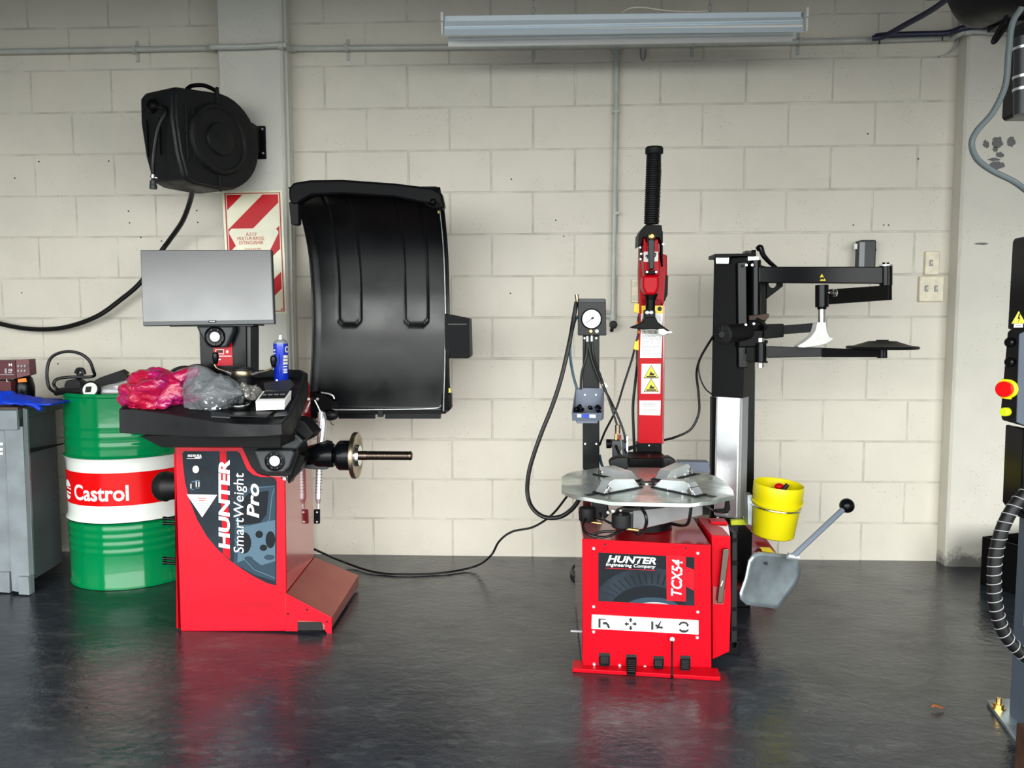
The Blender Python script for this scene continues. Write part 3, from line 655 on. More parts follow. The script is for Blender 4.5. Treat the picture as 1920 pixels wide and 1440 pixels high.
def glove(u, v): 
    p = P(-40+112*u, 0, -.60); x = p.x; prof_ = .050*(1-u)**1.2*math.sin(min(1, v*1.3)*math.pi*.85)+.006
    return Vector((x+.01*noise.noise(Vector((u*7, v*6, 0))), -.655+.15*v+.02*noise.noise(Vector((u*4, v*3, 5))), ZB+prof_+.016*noise.noise(Vector((u*9, v*7, 3)))*(1-u)+.008))
q.grid(glove, 40, 18)
q.tube([Vector((P(10, 0, -.64).x, -.63, ZB+.02)), Vector((P(25, 0, -.65).x, -.645, ZB+.012)), Vector((P(37, 0, -.655).x, -.652, ZB-.006))], lambda t: .011-.004*t)
tag(q.build('glove', 'blue_glove', solid=.008), 'blue rubber gloves draped over the workbench corner', 'glove')

# ================================================================== wheel balancer
YC = -.985
wb_ = thing('wheel_balancer', 'red wheel balancer with black tray, screen and raised wheel guard beside the green drum', 'wheel balancer', (-.9, -.8, 0))
LX, RX = P(338, 1183, YC).x, P(536, 1183, YC).x
m = MB(); prof = [(YC+.004, .012), (YC+.004, .715), (-.90, .725), (-.78, .86), (-.62, .92), (-.600, .90), (-.600, .012)]
m.prism([(LX+.002, y, z) for y, z in prof], (RX-LX-.006, 0, 0)); m.build('cabinet', 'red_side', wb_, bevel=.004)
fp = [(338, 1184), (327, 838), (462, 838), (474, 872), (488, 889), (512, 895), (534, 897), (538, 1184)]
MB().pxprism(fp, YC, .012).build('front_panel', 'red_panel', wb_, bevel=.005, seg=3)
m = MB(); m.pxprism([(331, 1176), (329, 850), (326, 850), (334, 1180)], YC+.005, .2); m.build('panel_edge', 'red', wb_)
m = MB(); m.bb(LX+.03, RX-.02, YC+.05, -.62, 0, .014); m.build('base_frame', 'black', wb_)
# decal
def fpl(name, pxs, l, mt, par=wb_):
    q = MB(); q.face([P(x, y, YC-l) for x, y in pxs]); return q.build(name, mt, par, smooth=False)
arc = [(518, 1098), (500, 1093), (478, 1082), (455, 1068), (430, 1050), (408, 1030), (388, 1006), (370, 975), (356, 940), (347, 905), (343, 870), (342, 850)]
dec = fpl('decal', arc + [(345, 846), (445, 846), (450, 850), (463, 880), (474, 890), (488, 894), (510, 895), (517, 898), (519, 905)], .0008, 'decal_dark')
def darc(f): return [(x, y) for x, y in arc if f(x, y)]
fpl('decal_print', [(438, 1056), (441, 960), (450, 925), (476, 912), (516, 910), (516, 1090), (478, 1078)], .0011, 'decal_mid', dec)
fpl('decal_print', [(445, 1055), (447, 1020), (452, 990), (470, 985), (500, 978), (516, 975), (516, 1052), (490, 1060), (470, 1045)], .0014, 'decal_blue', dec)
def blob(cx, cy, rx, ry, mt, l=.0017, rot=0.):
    q = MB(); q.face([P(cx+rx*math.cos(t)*math.cos(rot)-ry*math.sin(t)*math.sin(rot), cy+rx*math.cos(t)*math.sin(rot)+ry*math.sin(t)*math.cos(rot), YC-l) for t in [2*math.pi*i/24 for i in range(24)]]); q.build('decal_print', mt, dec, smooth=False)
for a in ((458, 1018, 13, 20, 'decal_deep'), (507, 1012, 9, 16, 'decal_deep'), (486, 1002, 7, 7, 'decal_deep'), (494, 1027, 7, 6, 'decal_deep'), (466, 1047, 8, 4, 'decal_mid'), (505, 1045, 10, 5, 'decal_mid')): blob(*a)
q = MB(); 
def strip(pts, w, l):
    for a, b in zip(pts, pts[1:]):
        a3, b3 = P(*a, YC-l), P(*b, YC-l); d = (b3-a3).normalized(); n_ = Vector((-d.z, 0, d.x))*w; q.face([a3-n_, b3-n_, b3+n_, a3+n_])
strip([(447, 985), (490, 988), (505, 975), (510, 930), (514, 916)], .0016, .0019); strip([(440, 1010), (452, 1042), (476, 1068), (516, 1084)], .0016, .0019); strip([(470, 915), (514, 912)], .0012, .0019); q.build('decal_print', 'decal_blue', dec, smooth=False)
fpl('decal_print', [(449, 985), (452, 940), (466, 925), (504, 920), (500, 965), (488, 980)], .0013, 'decal_deep', dec)
fpl('red_stripe', [(412, 846), (424, 846), (432, 1049), (418, 1038)], .0021, 'decal_red', dec)
q = MB(); q.prism([P(350, 927, YC-.0018), P(407, 928, YC-.0018), P(379, 970, YC-.0018)], (0, .0005, 0)); q.build('triangle_sticker', 'white', wb_, smooth=False)
upv, lfv = Vector((.012, 0, 1)), Vector((-1, 0, .0))
def utext(s, x0, y0, x1, y1, mt, bold, shear=0., l=.0028, sp=1.):
    a = P(x1, y0, YC-l); b = P(x1, y1, YC-l); c = P(x0, y0, YC-l)
    return text(s, a, b-a, lfv, (b-a).length, (a-c).length, mt, dec, 'lettering', bold, shear, lift=0, spacing=sp)
utext('HUNTER', 410, 1029, 431, 862, 'letter_white', .035, .1, sp=.98)
utext('SmartWeight', 438, 1037, 463, 887, 'letter_white', .0, .1)
utext('Pro', 463, 971, 486, 907, 'letter_white', .025, .2)
def ftext(s, x0, y0, x1, y1, mt, bold=0., shear=0., l=.0026, Y=YC, par=dec, name='lettering'):
    a = P(x0, y1, Y-l); b = P(x1, y1, Y-l); c = P(x0, y0, Y-l)
    return text(s, a, b-a, c-a, (b-a).length, (c-a).length, mt, par, name, bold, shear, lift=0)
ftext('MADE IN', 352, 852, 365, 857, 'letter_white', .02, .2); ftext('USA', 365, 852, 378, 859, 'letter_white', .04, .2)
q = MB(); q.face([P(350, 859.5, YC-.002), P(376, 859.5, YC-.002), P(376, 860.3, YC-.002), P(350, 860.3, YC-.002)]); q.build('decal_print', 'letter_white', dec, smooth=False)
for i, (x0, x1, y) in enumerate(((371, 387, 934), (373, 385, 938), (367, 391, 944), (368, 390, 948), (371, 387, 952), (374, 384, 957))):
    fpl('sticker_line', [(x0, y), (x1, y), (x1, y+1.6), (x0, y+1.6)], .0026, 'letter_red' if i < 2 else 'letter_grey', wb_)
q = MB(); q.face([P(367+6*math.cos(t), 880+7*math.sin(t), YC-.002) for t in [2*math.pi*i/20 for i in range(20)]]); q.build('label_dot_or_glint', 'white', dec, smooth=False)  # white disc paints a round reflection spot onto the decal
for x, y, w_, h_ in ((359, 902, 8, 2), (357, 907, 2, 9), (366, 900, 8, 2.), (367, 914, 7, 2), (367, 903, 2, 10), (372, 903, 2, 10), (358, 917, 6, 1.5)):
    fpl('decal_print', [(x, y), (x+w_, y), (x+w_, y+h_), (x, y+h_)], .002, 'letter_white' if w_ < 3 else 'decal_blue', dec)
# left-hand parts
c0 = P(292, 912, -.84); c1 = P(333, 910, -.84)
MB().lathe([(.020, .0), (.042, .004), (.056, .02), (.060, .045), (.056, .052), (.054, .060), (.050, .085), (.046, .10), (.046, .13)], c0, (1, .0, .02), 32).build('rubber_cone', 'rubber', wb_)
for yy in (972, 981, 1047, 1055):
    p = P(306, yy, -.86); MB().cyl(p, (LX+.02, p.y, p.z-.006), .006, n=14).cyl(p, p+Vector((.012, 0, 0)), .0075, n=14).build('storage_pin', 'chrome' if False else 'black_satin', wb_)
# base foot with sloping top
z1 = P(538, 1117, YC).z; zo = .052
A = [Vector((RX-.002, YC, .012)), Vector((-.545, YC, .012)), Vector((-.545, YC, zo)), Vector((RX-.002, YC, z1))]
B = [Vector((RX-.002, -.60, .012)), Vector((-.555, -.50, .012)), Vector((-.555, -.50, zo+.01)), Vector((RX-.002, -.60, z1+.03))]
m = MB(); m.hexa([A[0], A[1], A[2], A[3]], [B[0], B[1], B[2], B[3]]); ft = m.build('base_foot', 'foot_metal', wb_, bevel=.002)
fo = [(535, 1112), (622, 1158), (622, 1196), (615, 1190), (608, 1181), (609, 1172), (601, 1166), (558, 1164), (558, 1184), (535, 1184)]
MB().pxprism(fo, YC-.003, .006).build('front_plate', 'red_panel', ft, bevel=.0015)
MB().pxprism([(558, 1166), (604, 1166), (606, 1182), (557, 1182)], YC-.001, .001).build('access_opening', 'letter_dark', ft, smooth=False)
for x, y in ((540, 1151), (576, 1143), (613, 1166)): bolt(ft, P(x, y, YC-.003), (0, -1, 0), .004, 'black_satin', h=.002)
MB().cyl(P(540, 1190, YC+.03), P(540, 1182, YC+.03), .008).build('levelling_foot', 'silver', wb_)

# tray
rim = [(223, 768, -1.13), (250, 768, -1.135), (304, 775, -1.16), (367, 785, -1.20), (408, 792, -1.24), (450, 795, -1.25), (492, 796, -1.25), (528, 795, -1.24), (546, 776, -1.18), (560, 745, -1.05), (572, 715, -.9), (577, 700, -.8), (566, 694, -.77), (544, 693, -.76), (430, 696, -.76), (325, 696, -.76), (308, 702, -.78), (262, 735, -.95), (228, 762, -1.09)]
RT = [P(*p) for p in rim]; cen = sum(RT, Vector())/len(RT)
def zfl(x, y): return .853+.30*(y+1.2)-.030      # tray floor
bot = [812, 814, 818, 820, 820, 820, 819, 816]
RBt = [P(rim[i][0]+1, bot[i], rim[i][2]) if i < 8 else Vector((RT[i].x, RT[i].y, max(.78, RT[i].z-.09))) for i in range(len(RT))]
def inset(p, d): v = Vector((cen.x-p.x, cen.y-p.y, 0)); return p+v.normalized()*d
I1 = [inset(p, .014)+Vector((0, 0, .002)) for p in RT]; I2 = [inset(p, .026) for p in RT]
for p in I2: p.z = min(p.z-.006, zfl(p.x, p.y))
m = MB(); rings = [[m.bm.verts.new(p) for p in L_] for L_ in (RBt, RT, I1, I2)]; n = len(RT)
for a_, b__ in zip(rings, rings[1:]):
    for i in range(n): m.bm.faces.new((a_[i], a_[(i+1) % n], b__[(i+1) % n], b__[i]))
for Rg, sgn in ((rings[0], -1), (rings[-1], 1)):
    cvv = m.bm.verts.new(sum((v.co for v in Rg), Vector())/n)
    for i in range(n): m.bm.faces.new((Rg[i], Rg[(i+1) % n], cvv))
tray = m.build('weight_tray', 'black_plastic', wb_, bevel=.005, seg=3)
m = MB(); m.pxprism([(262, 818), (304, 839), (526, 838), (526, 812)], -1.18, .42); m.build('tray_underside', 'black', wb_)
for pts in ([(395, 772, -1.16), (432, 776, -1.17), (432, 783, -1.19), (396, 781, -1.19)], [(494, 718, -.96), (545, 712, -.90), (552, 722, -.93), (540, 735, -1.0), (497, 732, -1.0)], [(520, 772, -1.12), (538, 770, -1.12), (541, 778, -1.15), (512, 780, -1.16)]):
    q = MB(); q.prism([P(*p)+Vector((0, 0, .002)) for p in pts], (0, 0, -.006)); q.build('tray_divider', 'grey_plastic', tray, bevel=.002)
# right side pod
YP = -1.045
MB().pxprism([(452, 837), (558, 837), (560, 850), (546, 893), (500, 893), (482, 889), (470, 876)], YP+.04, .12).build('pod_backing', 'black_matte', wb_, bevel=.006)
MB().pxprism([(474, 844), (546, 843), (552, 850), (543, 876), (532, 887), (500, 888), (488, 880)], YP, .05).build('side_pod', 'grey_plastic', wb_, bevel=.012, seg=3)
pc = P(515.5, 864, YP)
MB().lathe([(.037, -.002), (.037, .004), (.033, .005), (.031, .001), (.023, .001), (.022, .003), (.018, .003)], pc, (0, -1, 0), 36).build('pod_ring', 'black_satin', wb_)
MB().lathe([(.019, 0), (.019, .004), (.014, .007), (0, .008)], pc, (0, -1, 0), 30, close=False).build('pod_lamp', 'white', wb_)
for k in range(8): t = 2*math.pi*(k+.5)/8; MB().cyl(pc+Vector((.0275*math.cos(t), -.0, .0275*math.sin(t))), pc+Vector((.0275*math.cos(t), -.0055, .0275*math.sin(t))), .0032, n=10).build('pod_stud', 'grey_plastic', wb_)
MB().pxprism([(532, 802), (542, 805), (553, 812), (562, 819), (570, 828), (556, 844), (528, 843), (520, 830)], YP+.02, .07).build('pod_arm', 'grey_plastic', wb_, bevel=.01, seg=3)
MB().pxprism([(528, 798), (541, 785), (560, 786), (571, 791), (589, 813), (577, 827), (569, 821), (552, 808), (540, 801)], YP-.0, .10).build('arm_cover', 'black_matte', wb_, bevel=.006)
MB().pxprism([(552, 850), (572, 855), (569, 866), (561, 884), (544, 901), (541, 908), (538, 900), (541, 886)], YP+.05, .06).build('lower_fin', 'black', wb_, bevel=.003)
bolt(wb_, P(534, 897, YP+.02), (0, -1, 0), .008)
# spindle
YS = -.86
def axp(px, py, Y=YS): return P(px, py, Y)
ay = 854.
def r_px(r): return r/ (FPX/((Vector(P(640, ay, YS))-CAM).dot(_fw)))
a0 = P(570, ay, YS); zS = P(669, 854, YS).z
def sx(px): return P(px, ay, YS).x
def turned(name, segs, mt, n=36):
    m = MB(); m.lathe([(r_px(r), sx(px)-sx(segs[0][0])) for px, r in segs], (sx(segs[0][0]), YS, zS), (1, 0, 0), n); return m.build(name, mt, wb_)
turned('spindle_housing', [(548, 16), (578, 15), (583, 15), (592, 20), (598, 22.5), (624, 22.5), (627, 21), (628, 12)], 'black_satin')
turned('spindle_neck', [(624, 13), (634, 13)], 'black')
turned('hub', [(631, 20), (634, 25.5), (638, 28), (660, 28), (664, 26)], 'black_satin')
turned('flange', [(663, 20), (663, 43), (664.5, 43.5), (669, 43.5), (671, 42), (671, 30), (670, 28)], 'bronze', 48)
turned('threaded_nut', [(668, 22), (675, 19), (675, 11)], 'chrome')
th = [(672, 8.5), (688, 8.5)]
x = 688.
while x < 766: th += [(x, 8.6), (x+.8, 8.6), (x+1.3, 7.6), (x+1.8, 7.6)]; x += 2.3
th += [(767, 8.6), (771, 8.4), (773, 6)]
turned('threaded_shaft', th, 'thread', 28)
MB().pxprism([(560, 874), (600, 868), (614, 868), (614, 880), (600, 881), (562, 878)], YS-.02, .05).build('spindle_bracket', 'grey_plastic', wb_, bevel=.004)
MB().pxprism([(556, 845), (590, 836), (600, 832), (612, 834), (612, 868), (585, 876), (556, 880)], YS+.02, .1).build('spindle_support', 'black', wb_, bevel=.006)
# screen post and screen
p0, p1 = P(372, 612, -.78), P(468, 704, -.78)
MB().pxprism([(373, 606), (461, 606), (462, 705), (376, 705)], -.78, .06).build('screen_post', 'black_satin', wb_, bevel=.004)
MB().pxprism([(462, 608), (470, 612), (470, 705), (463, 705)], -.77, .09).build('post_side', 'grey_plastic', wb_, bevel=.002)
MB().pxprism([(399, 642), (435, 642), (437, 685), (403, 686)], -.782, .001).build('notice_sticker', 'decal_red', wb_, smooth=False)
q = MB()
for x0, y0, x1, y1 in ((404, 655, 420, 656), (404, 656, 405, 663), (419, 656, 420, 663), (404, 663, 420, 664), (407, 667, 434, 668.5), (424, 646, 431, 648), (424, 657, 428, 662), (408, 673, 414, 675)): q.face([P(x0, y0, -.7835), P(x1, y0, -.7835), P(x1, y1, -.7835), P(x0, y1, -.7835)])
q.build('sticker_print', 'white', wb_, smooth=False)
q = MB(); q.face([P(407, 657, -.7835), P(417, 657, -.7835), P(417, 661, -.7835), P(407, 661, -.7835)]); q.build('sticker_picture', 'letter_dark', wb_, smooth=False)
YM = -.82
MB().pxprism([(366, 611), (437, 611), (436, 622), (425, 650), (420, 652), (391, 652), (386, 648), (371, 620)], YM, .04).build('pedestal_head', 'grey_plastic', wb_, bevel=.010, seg=3)
pc = P(403.5, 631.5, YM)
MB().lathe([(.041, -.004), (.041, .003), (.036, .008), (.034, .003), (.024, .002), (.022, .004), (.017, .004)], pc, (.08, -1, 0), 36).build('pedestal_ring', 'black_satin', wb_)
MB().lathe([(.019, 0), (.019, .005), (.013, .008), (0, .009)], pc, (.08, -1, 0), 30, close=False).build('pedestal_lamp', 'white', wb_)
for k in range(7): t = 2*math.pi*(k+.2)/7; MB().cyl(pc+Vector((.029*math.cos(t), -.0, .029*math.sin(t))), pc+Vector((.029*math.cos(t), -.0065, .029*math.sin(t))), .0035, n=10).build('pedestal_stud', 'grey_plastic', wb_)
TL, TR, BL, BR = P(263, 469, -.790), P(508.5, 468.5, -.790), P(268, 611, -.822), P(514, 607, -.822)
nM = (TR-BL).cross(TL-BL).normalized(); nM = -nM if nM.y > 0 else nM
sc_ = MB(); sc_.hexa([TL, TR, BR, BL], [p-nM*.022 for p in (TL, TR, BR, BL)]); scr = sc_.build('monitor', 'bezel', wb_, bevel=.002)
il = lambda u, v: TL.lerp(TR, u).lerp(BL.lerp(BR, u), v)
q = MB(); q.face([il(.006, .008)+nM*.0012, il(.994, .008)+nM*.0012, il(.994, .945)+nM*.0012, il(.006, .945)+nM*.0012]); q.build('screen', 'screen', scr, smooth=False)
q = MB(); q.face([il(.505, .94)+nM*.0016, il(.56, .94)+nM*.0016, il(.56, .972)+nM*.0016, il(.505, .972)+nM*.0016]); q.build('badge', 'letter_dark', scr, smooth=False)
text('PHILIPS', il(.512, .963)+nM*.002, il(1, .5)-il(0, .5), il(.5, 0)-il(.5, 1), .021, .004, 'letter_white', scr, 'lettering', .03, lift=0)
MB().pxprism([(318, 611), (475, 608), (475, 611), (318, 613)], -.80, .12).build('screen_stand', 'black_satin', wb_)
# wheel guard (hood)
PR = [(-.510, .795), (-.466, .93), (-.436, 1.06), (-.420, 1.18), (-.424, 1.31), (-.452, 1.45), (-.515, 1.56), (-.60, 1.645), (-.70, 1.695)]
PRs = catmull([Vector((0, y, z)) for y, z in PR], 10); NP = len(PRs)-1
def prof_at(v): k = min(NP-1e-6, max(0, v*NP)); i = int(k); return PRs[i].lerp(PRs[i+1], k-i)
def seg_d(px, pz, ax_, az, bx, bz_):
    t = max(0, min(1, ((px-ax_)*(bx-ax_)+(pz-az)*(bz_-az))/((bx-ax_)**2+(bz_-az)**2))); return math.hypot(px-ax_-t*(bx-ax_), pz-az-t*(bz_-az))
HX0, HX1 = -.752, -.168
US = []
for xa_, xb__ in ((635, 677), (759, 803)):
    A_ = P(xa_, 430, -.43); B_ = P(xa_+1, 609, -.41); C_ = P(xb__, 609, -.41); D_ = P(xb__-2, 430, -.43); US.append([(A_.x, A_.z+.2), (B_.x, B_.z+.02), (B_.x+.02, B_.z), (C_.x-.02, C_.z), (C_.x, C_.z+.02), (D_.x, D_.z+.2)])
def hood(u, v, off=0.):
    p = prof_at(v); x = HX0+(HX1-HX0)*u; e = .02*(max(0, 1-u/.06)**2); p = p.copy(); p.x = x
    d = min(min(seg_d(x, p.z, *a_, *b__) for a_, b__ in zip(U_, U_[1:])) for U_ in US)
    g = .006*max(0, 1-d/.010) if p.z > 1.1 else 0
    if p.z < 1.42: pass
    return p+Vector((0, -.0+g*1.0-e, 0))
m = MB(); m.grid(hood, 170, 120); gd = m.build('wheel_guard', 'hood_black', wb_, solid=.004)
m = MB(); m.prism([Vector((HX1, p.y, p.z)) for p in PRs]+[Vector((HX1, p.y-.075, p.z)) for p in PRs[::-1] if p.z < 1.64], (.014, 0, 0)); m.build('guard_side', 'hood_black', gd, bevel=.002)
m = MB(); m.tube([Vector((HX1+.016, p.y-.076, p.z)) for p in PRs if p.z < 1.64][::6], .007, sm=2); m.build('guard_edge', 'black_satin', gd)
m = MB(); m.tube([Vector((HX1+.004, p.y-.080, p.z)) for p in PRs if p.z < 1.64][::6], .0022, sm=2, n=6); m.build('edge_trim', 'silver', gd)
lip = [(541, 372), (540, 355), (548, 342), (580, 337), (640, 336), (740, 343), (812, 352), (828, 361), (834, 390), (816, 393), (802, 383), (740, 370), (640, 364), (585, 366), (566, 376), (556, 384), (545, 383)]
MB().pxprism(lip, -.74, .055).build('guard_lip', 'black_dull', gd, bevel=.012, seg=3)
MB().pxprism([(541, 378), (559, 378), (560, 419), (556, 422), (545, 421)], -.735, .04).build('guard_hook', 'black_matte', gd, bevel=.008, seg=3)
MB().ball(P(812, 379, -.74), .014).tube(PL([(798, 380, -.745), (806, 386, -.75), (815, 388, -.75), (822, 380, -.75)]), .005).build('lip_clamp', 'black', gd)
for y0, y1, px_ in ((388, 400, 821), (728, 736, 842)): 
    q = MB(); q.pxprism([(px_-1, y0), (px_+2, y0), (px_+3, y1), (px_, y1)], -.60 if y0 < 500 else -.56, .002); q.build('yellow_mark', 'yellow', gd, smooth=False)
YB = -.505
MB().tube(PL([(606, 768, YB-.01), (700, 768, YB-.01), (810, 766, YB-.01), (828, 760, YB-.02)]), .0035).build('bottom_rod', 'silver', gd)
MB().pxprism([(600, 771), (835, 769), (835, 776), (600, 778)], YB, .03).build('bottom_flange', 'black', gd)
MB().pxprism([(635, 776), (703, 776), (703, 785), (635, 785)], YB, .015).pxprism([(722, 776), (827, 776), (826, 785), (722, 785)], YB, .015).build('bottom_tab', 'black_satin', gd)
MB().pxprism([(708, 764), (718, 764), (718, 782), (708, 782)], YB-.012, .02).build('bottom_clip', 'rubber', gd, bevel=.002)
MB().pxprism([(828, 740), (845, 738), (846, 766), (838, 774), (826, 774)], -.57, .06).build('guard_corner', 'black', gd, bevel=.006)
MB().pxprism([(834, 588), (879, 597), (881, 668), (878, 672), (834, 672)], -.52, .13).build('sensor_box', 'black_dull', gd, bevel=.002)
MB().pxprism([(840, 607), (875, 607), (875, 609), (840, 609)], -.522, .002).build('box_edge', 'grey_plastic', gd)
MB().tube(PL([(841, 672, -.5), (842, 710, -.5), (843, 735, -.53)]), .003).build('box_wire', 'rubber', gd)
# hinge mechanism at lower left of the guard
MB().pxprism([(574, 742), (586, 735), (600, 738), (612, 742), (625, 752), (622, 768), (600, 772), (598, 792), (580, 792), (573, 770)], -.55, .05).build('hinge_bracket', 'black', wb_, bevel=.003)
MB().tube(PL([(602, 736, -.56), (615, 738, -.56), (624, 742, -.56), (627, 748, -.56)]), .004).build('hinge_lever', 'silver', wb_)
MB().tube(PL([(590, 750, -.565), (597, 764, -.565), (601, 774, -.565)]), .0035).build('hinge_spring', 'silver', wb_)
for x, y in ((585, 748), (596, 748), (580, 787), (594, 786), (602, 771)): bolt(wb_, P(x, y, -.56), (0, -1, 0), .008)
MB().pxprism([(574, 762), (577, 762), (577, 790), (574, 790)], -.57, .01).build('hinge_pin', 'silver', wb_)
MB().ball(P(620, 778, -.52), .03, sc=(1.2, .8, .8)).cyl(P(604, 775, -.5), P(625, 780, -.5), .016).build('hinge_knuckle', 'rubber', wb_)
MB().tube(PL([(598, 790, -.56), (601, 800, -.56), (594, 808, -.56)]), .002).tube(PL([(615, 784, -.52), (622, 795, -.52), (626, 797, -.52)]), .0015).build('hinge_wire', 'rubber', wb_)
s0, s1, s2 = P(602, 772, -.60), P(597, 935, -.63), P(597, 953, -.63)
MB().cyl(s0, s1, .0135, n=24).cyl(s1, s1.lerp(s2, .5), .0135, .007).cyl(s1.lerp(s2, .5), s2, .007).build('gas_strut', 'silver', wb_)
for k in range(7): q = s0.lerp(s1, .06+.025*k); 
q = MB()
for k in range(24): c_ = s0.lerp(s1, .12+.035*k); q.cyl(c_, c_+(s1-s0).normalized()*.0015, .0140, n=20)
q.build('strut_groove', 'grey_plastic', wb_)
MB().pxprism([(588, 956), (599, 956), (599, 982), (588, 982)], -.635, .012).build('strut_bracket', 'black', wb_, bevel=.001)
for y in (960, 978): bolt(wb_, P(595, y, -.635), (0, -1, 0), .005)
MB().tube(PL([(603, 775, -.59), (606, 790, -.60), (604, 815, -.61), (602, 830, -.62)]), .0155, sm=3).build('strut_sleeve', 'silver', wb_)

# ---- things lying on the balancer tray
def on_tray(px, py, Y, dz=0.):
    p = P(px, py, Y); p.z = zfl(p.x, p.y)+dz; return p
def crumple(name, o_, size, seed, m, amp, freq, label, cat, sub=4, flat=.6, ridge=1., spikes=()):
    bm = bmesh.new(); bmesh.ops.create_icosphere(bm, subdivisions=sub, radius=1)
    for v in bm.verts:
        n0 = v.co.normalized(); s = Vector((seed, seed*2.3, -seed))
        r = 1+amp*noise.noise(n0*1.3+s)+amp*.8*(abs(noise.noise(n0*freq+s))-.25)*ridge+amp*.38*(abs(noise.noise(Vector((n0.x*freq*2.6, n0.y*freq*2.6, n0.z*freq*1.4))+s))-.2)
        for sv, sr, sw in spikes:
            d = n0.angle(Vector(sv).normalized()); r += sr*math.exp(-(d/sw)**2)
        c_ = n0*r; c_ = Vector((c_.x*size[0], c_.y*size[1], c_.z*size[2]))
        p = o_+c_; fz = zfl(p.x, p.y)+.003
        if p.z < fz: p.z = fz+.002*noise.noise(p*80)
        v.co = p
    me = bpy.data.meshes.new(name); bm.to_mesh(me); bm.free(); me.materials.append(MATS[m]); me.shade_smooth(); me.set_sharp_from_angle(angle=math.radians(32))
    o = bpy.data.objects.new(name, me); COL.objects.link(o); tag(o, label, cat); return o
cb = P(301, 737, -1.03)
crumple('plastic_bag', cb, (.134, .085, .082), 3.1, 'pink_bag', .34, 1.9, 'crumpled translucent pink plastic bag at the left end of the black tray', 'plastic bag', 5, spikes=(((.8, 0, .85), .55, .25), ((-.95, 0, .6), .22, .35), ((-.5, 0, .95), .15, .25)))
cb = P(402, 742, -1.06)
crumple('plastic_bag', cb, (.105, .07, .085), 7.7, 'clear_bag', .24, 1.8, 'clear plastic bag of small silver clips between pink bag and dark pot', 'plastic bag', 5, spikes=(((-.55, 0, 1), .35, .35),))
rnd = random.Random(5)
for i in range(14):
    p = on_tray(404+rnd.uniform(-18, 24), 765, -1.09+rnd.uniform(-.03, .06), .008+rnd.uniform(0, .012)); q = MB(); q.box(p, (.014, .009, .005), rz=rnd.uniform(0, 3), rx=rnd.uniform(-.6, .6)); q.box(p+Vector((0, 0, .004)), (.005, .009, .004), rz=rnd.uniform(0, 3))
    tag(q.build('wheel_clip', 'chrome'), 'small silver wheel weight clip inside the clear bag', 'wheel weight', 'silver clips in the clear plastic bag')
crumple('crumpled_paper', P(462, 738, -1.02), (.040, .04, .034), 2.2, 'foil', .55, 3.5, 'crumpled grey backing paper ball behind the dark round pot', 'paper', 4)
crumple('crumpled_paper', P(443, 752, -1.08), (.028, .025, .028), 9.2, 'grey_plastic', .5, 3.5, 'smaller dark crumpled wrapper between clear bag and paper ball', 'wrapper', 4)
# white box
wbx = thing('weight_carton', 'small white open carton of dark adhesive weights on the tray', 'box', on_tray(508, 760, -1.10))
q0, q1, q2, q3 = P(480, 770, -1.13), P(533, 768, -1.13), P(534, 751, -1.13), P(479, 752, -1.13)
back = Vector((0, .075, .028))
q = MB(); q.hexa([q0, q1, q2, q3], [p+back for p in (q0, q1, q2, q3)]); q.build('carton', 'white', wbx, bevel=.001)
e = q3+(q2-q3)*.09+Vector((0, .012, .0065)); f_ = q3+(q2-q3)*.95+Vector((0, .012, .0065))
q = MB(); q.prism([e, f_, f_+back*.72, e+back*.72], (0, 0, .0015)); q.build('carton_opening', 'letter_dark', wbx)
for k in range(4):
    p = e.lerp(f_, .14+.24*k)+back*.28+Vector((0, 0, .005)); q = MB(); q.box(p, (.018, .018, .006), rz=.05*k); q.build('adhesive_weight', 'grey_plastic', wbx, bevel=.001)
# dark pot
pp = on_tray(452, 770, -1.10); q = MB(); q.lathe([(.030, .0), (.032, .004), (.035, .014), (.034, .022), (.036, .024), (.036, .030), (.033, .032), (.031, .027), (0, .026)], pp, (0, -.2, 1), 36)
pot = q.build('cup', 'black_satin'); tag(pot, 'low black round cup with chrome band in front of the tray beside the white carton', 'cup')
MB().lathe([(.0362, .0235), (.0366, .026), (.0362, .030)], pp, (0, -.2, 1), 36, close=False).build('chrome_band', 'chrome', pot)
q = MB(); q.prism([P(430, 783, -1.20)+Vector((0, 0, .004)), P(501, 785, -1.20)+Vector((0, 0, .004)), P(512, 776, -1.14)+Vector((0, 0, .004)), P(436, 775, -1.14)+Vector((0, 0, .004))], (0, 0, .004)); tag(q.build('flat_plate', 'black_plastic', bevel=.001), 'flat black plastic plate lying at the front edge of the tray under the cup', 'plate')
# spray can
cc = on_tray(528, 716, -.86); z1c = P(528, 640, -.86).z-cc.z
can = thing('spray_can', 'blue aerosol spray can with white nozzle standing on the tray', 'spray can', cc)
r_ = (P(541, 700, -.86)-P(514.5, 700, -.86)).length/2
H_ = P(528, 644, -.86).z-cc.z
MB().lathe([(r_-.001, 0), (r_, .002), (r_, H_), (r_-.001, H_+.001)], cc, (0, 0, 1), 40).build('can_body', 'blue_can', can)
MB().lathe([(r_, H_), (r_+.0008, H_+.002), (r_, H_+.004), (r_*.75, H_+.012), (r_*.45, H_+.016), (r_*.42, H_+.020), (r_*.3, H_+.020)], cc, (0, 0, 1), 36).build('can_shoulder', 'silver', can)
MB().cyl(cc+Vector((0, 0, H_+.018)), cc+Vector((0, 0, H_+.032)), .006).cyl(cc+Vector((0, 0, H_+.026)), cc+Vector((0, -.008, H_+.027)), .0025).build('nozzle', 'white_plastic', can)
def cwarp(th0, z0):
    def f(a, b): return Vector((cc.x+(r_+.0006)*math.cos(th0+b/r_+0), cc.y+(r_+.0006)*math.sin(th0+b/r_), cc.z+z0+a))
    return f
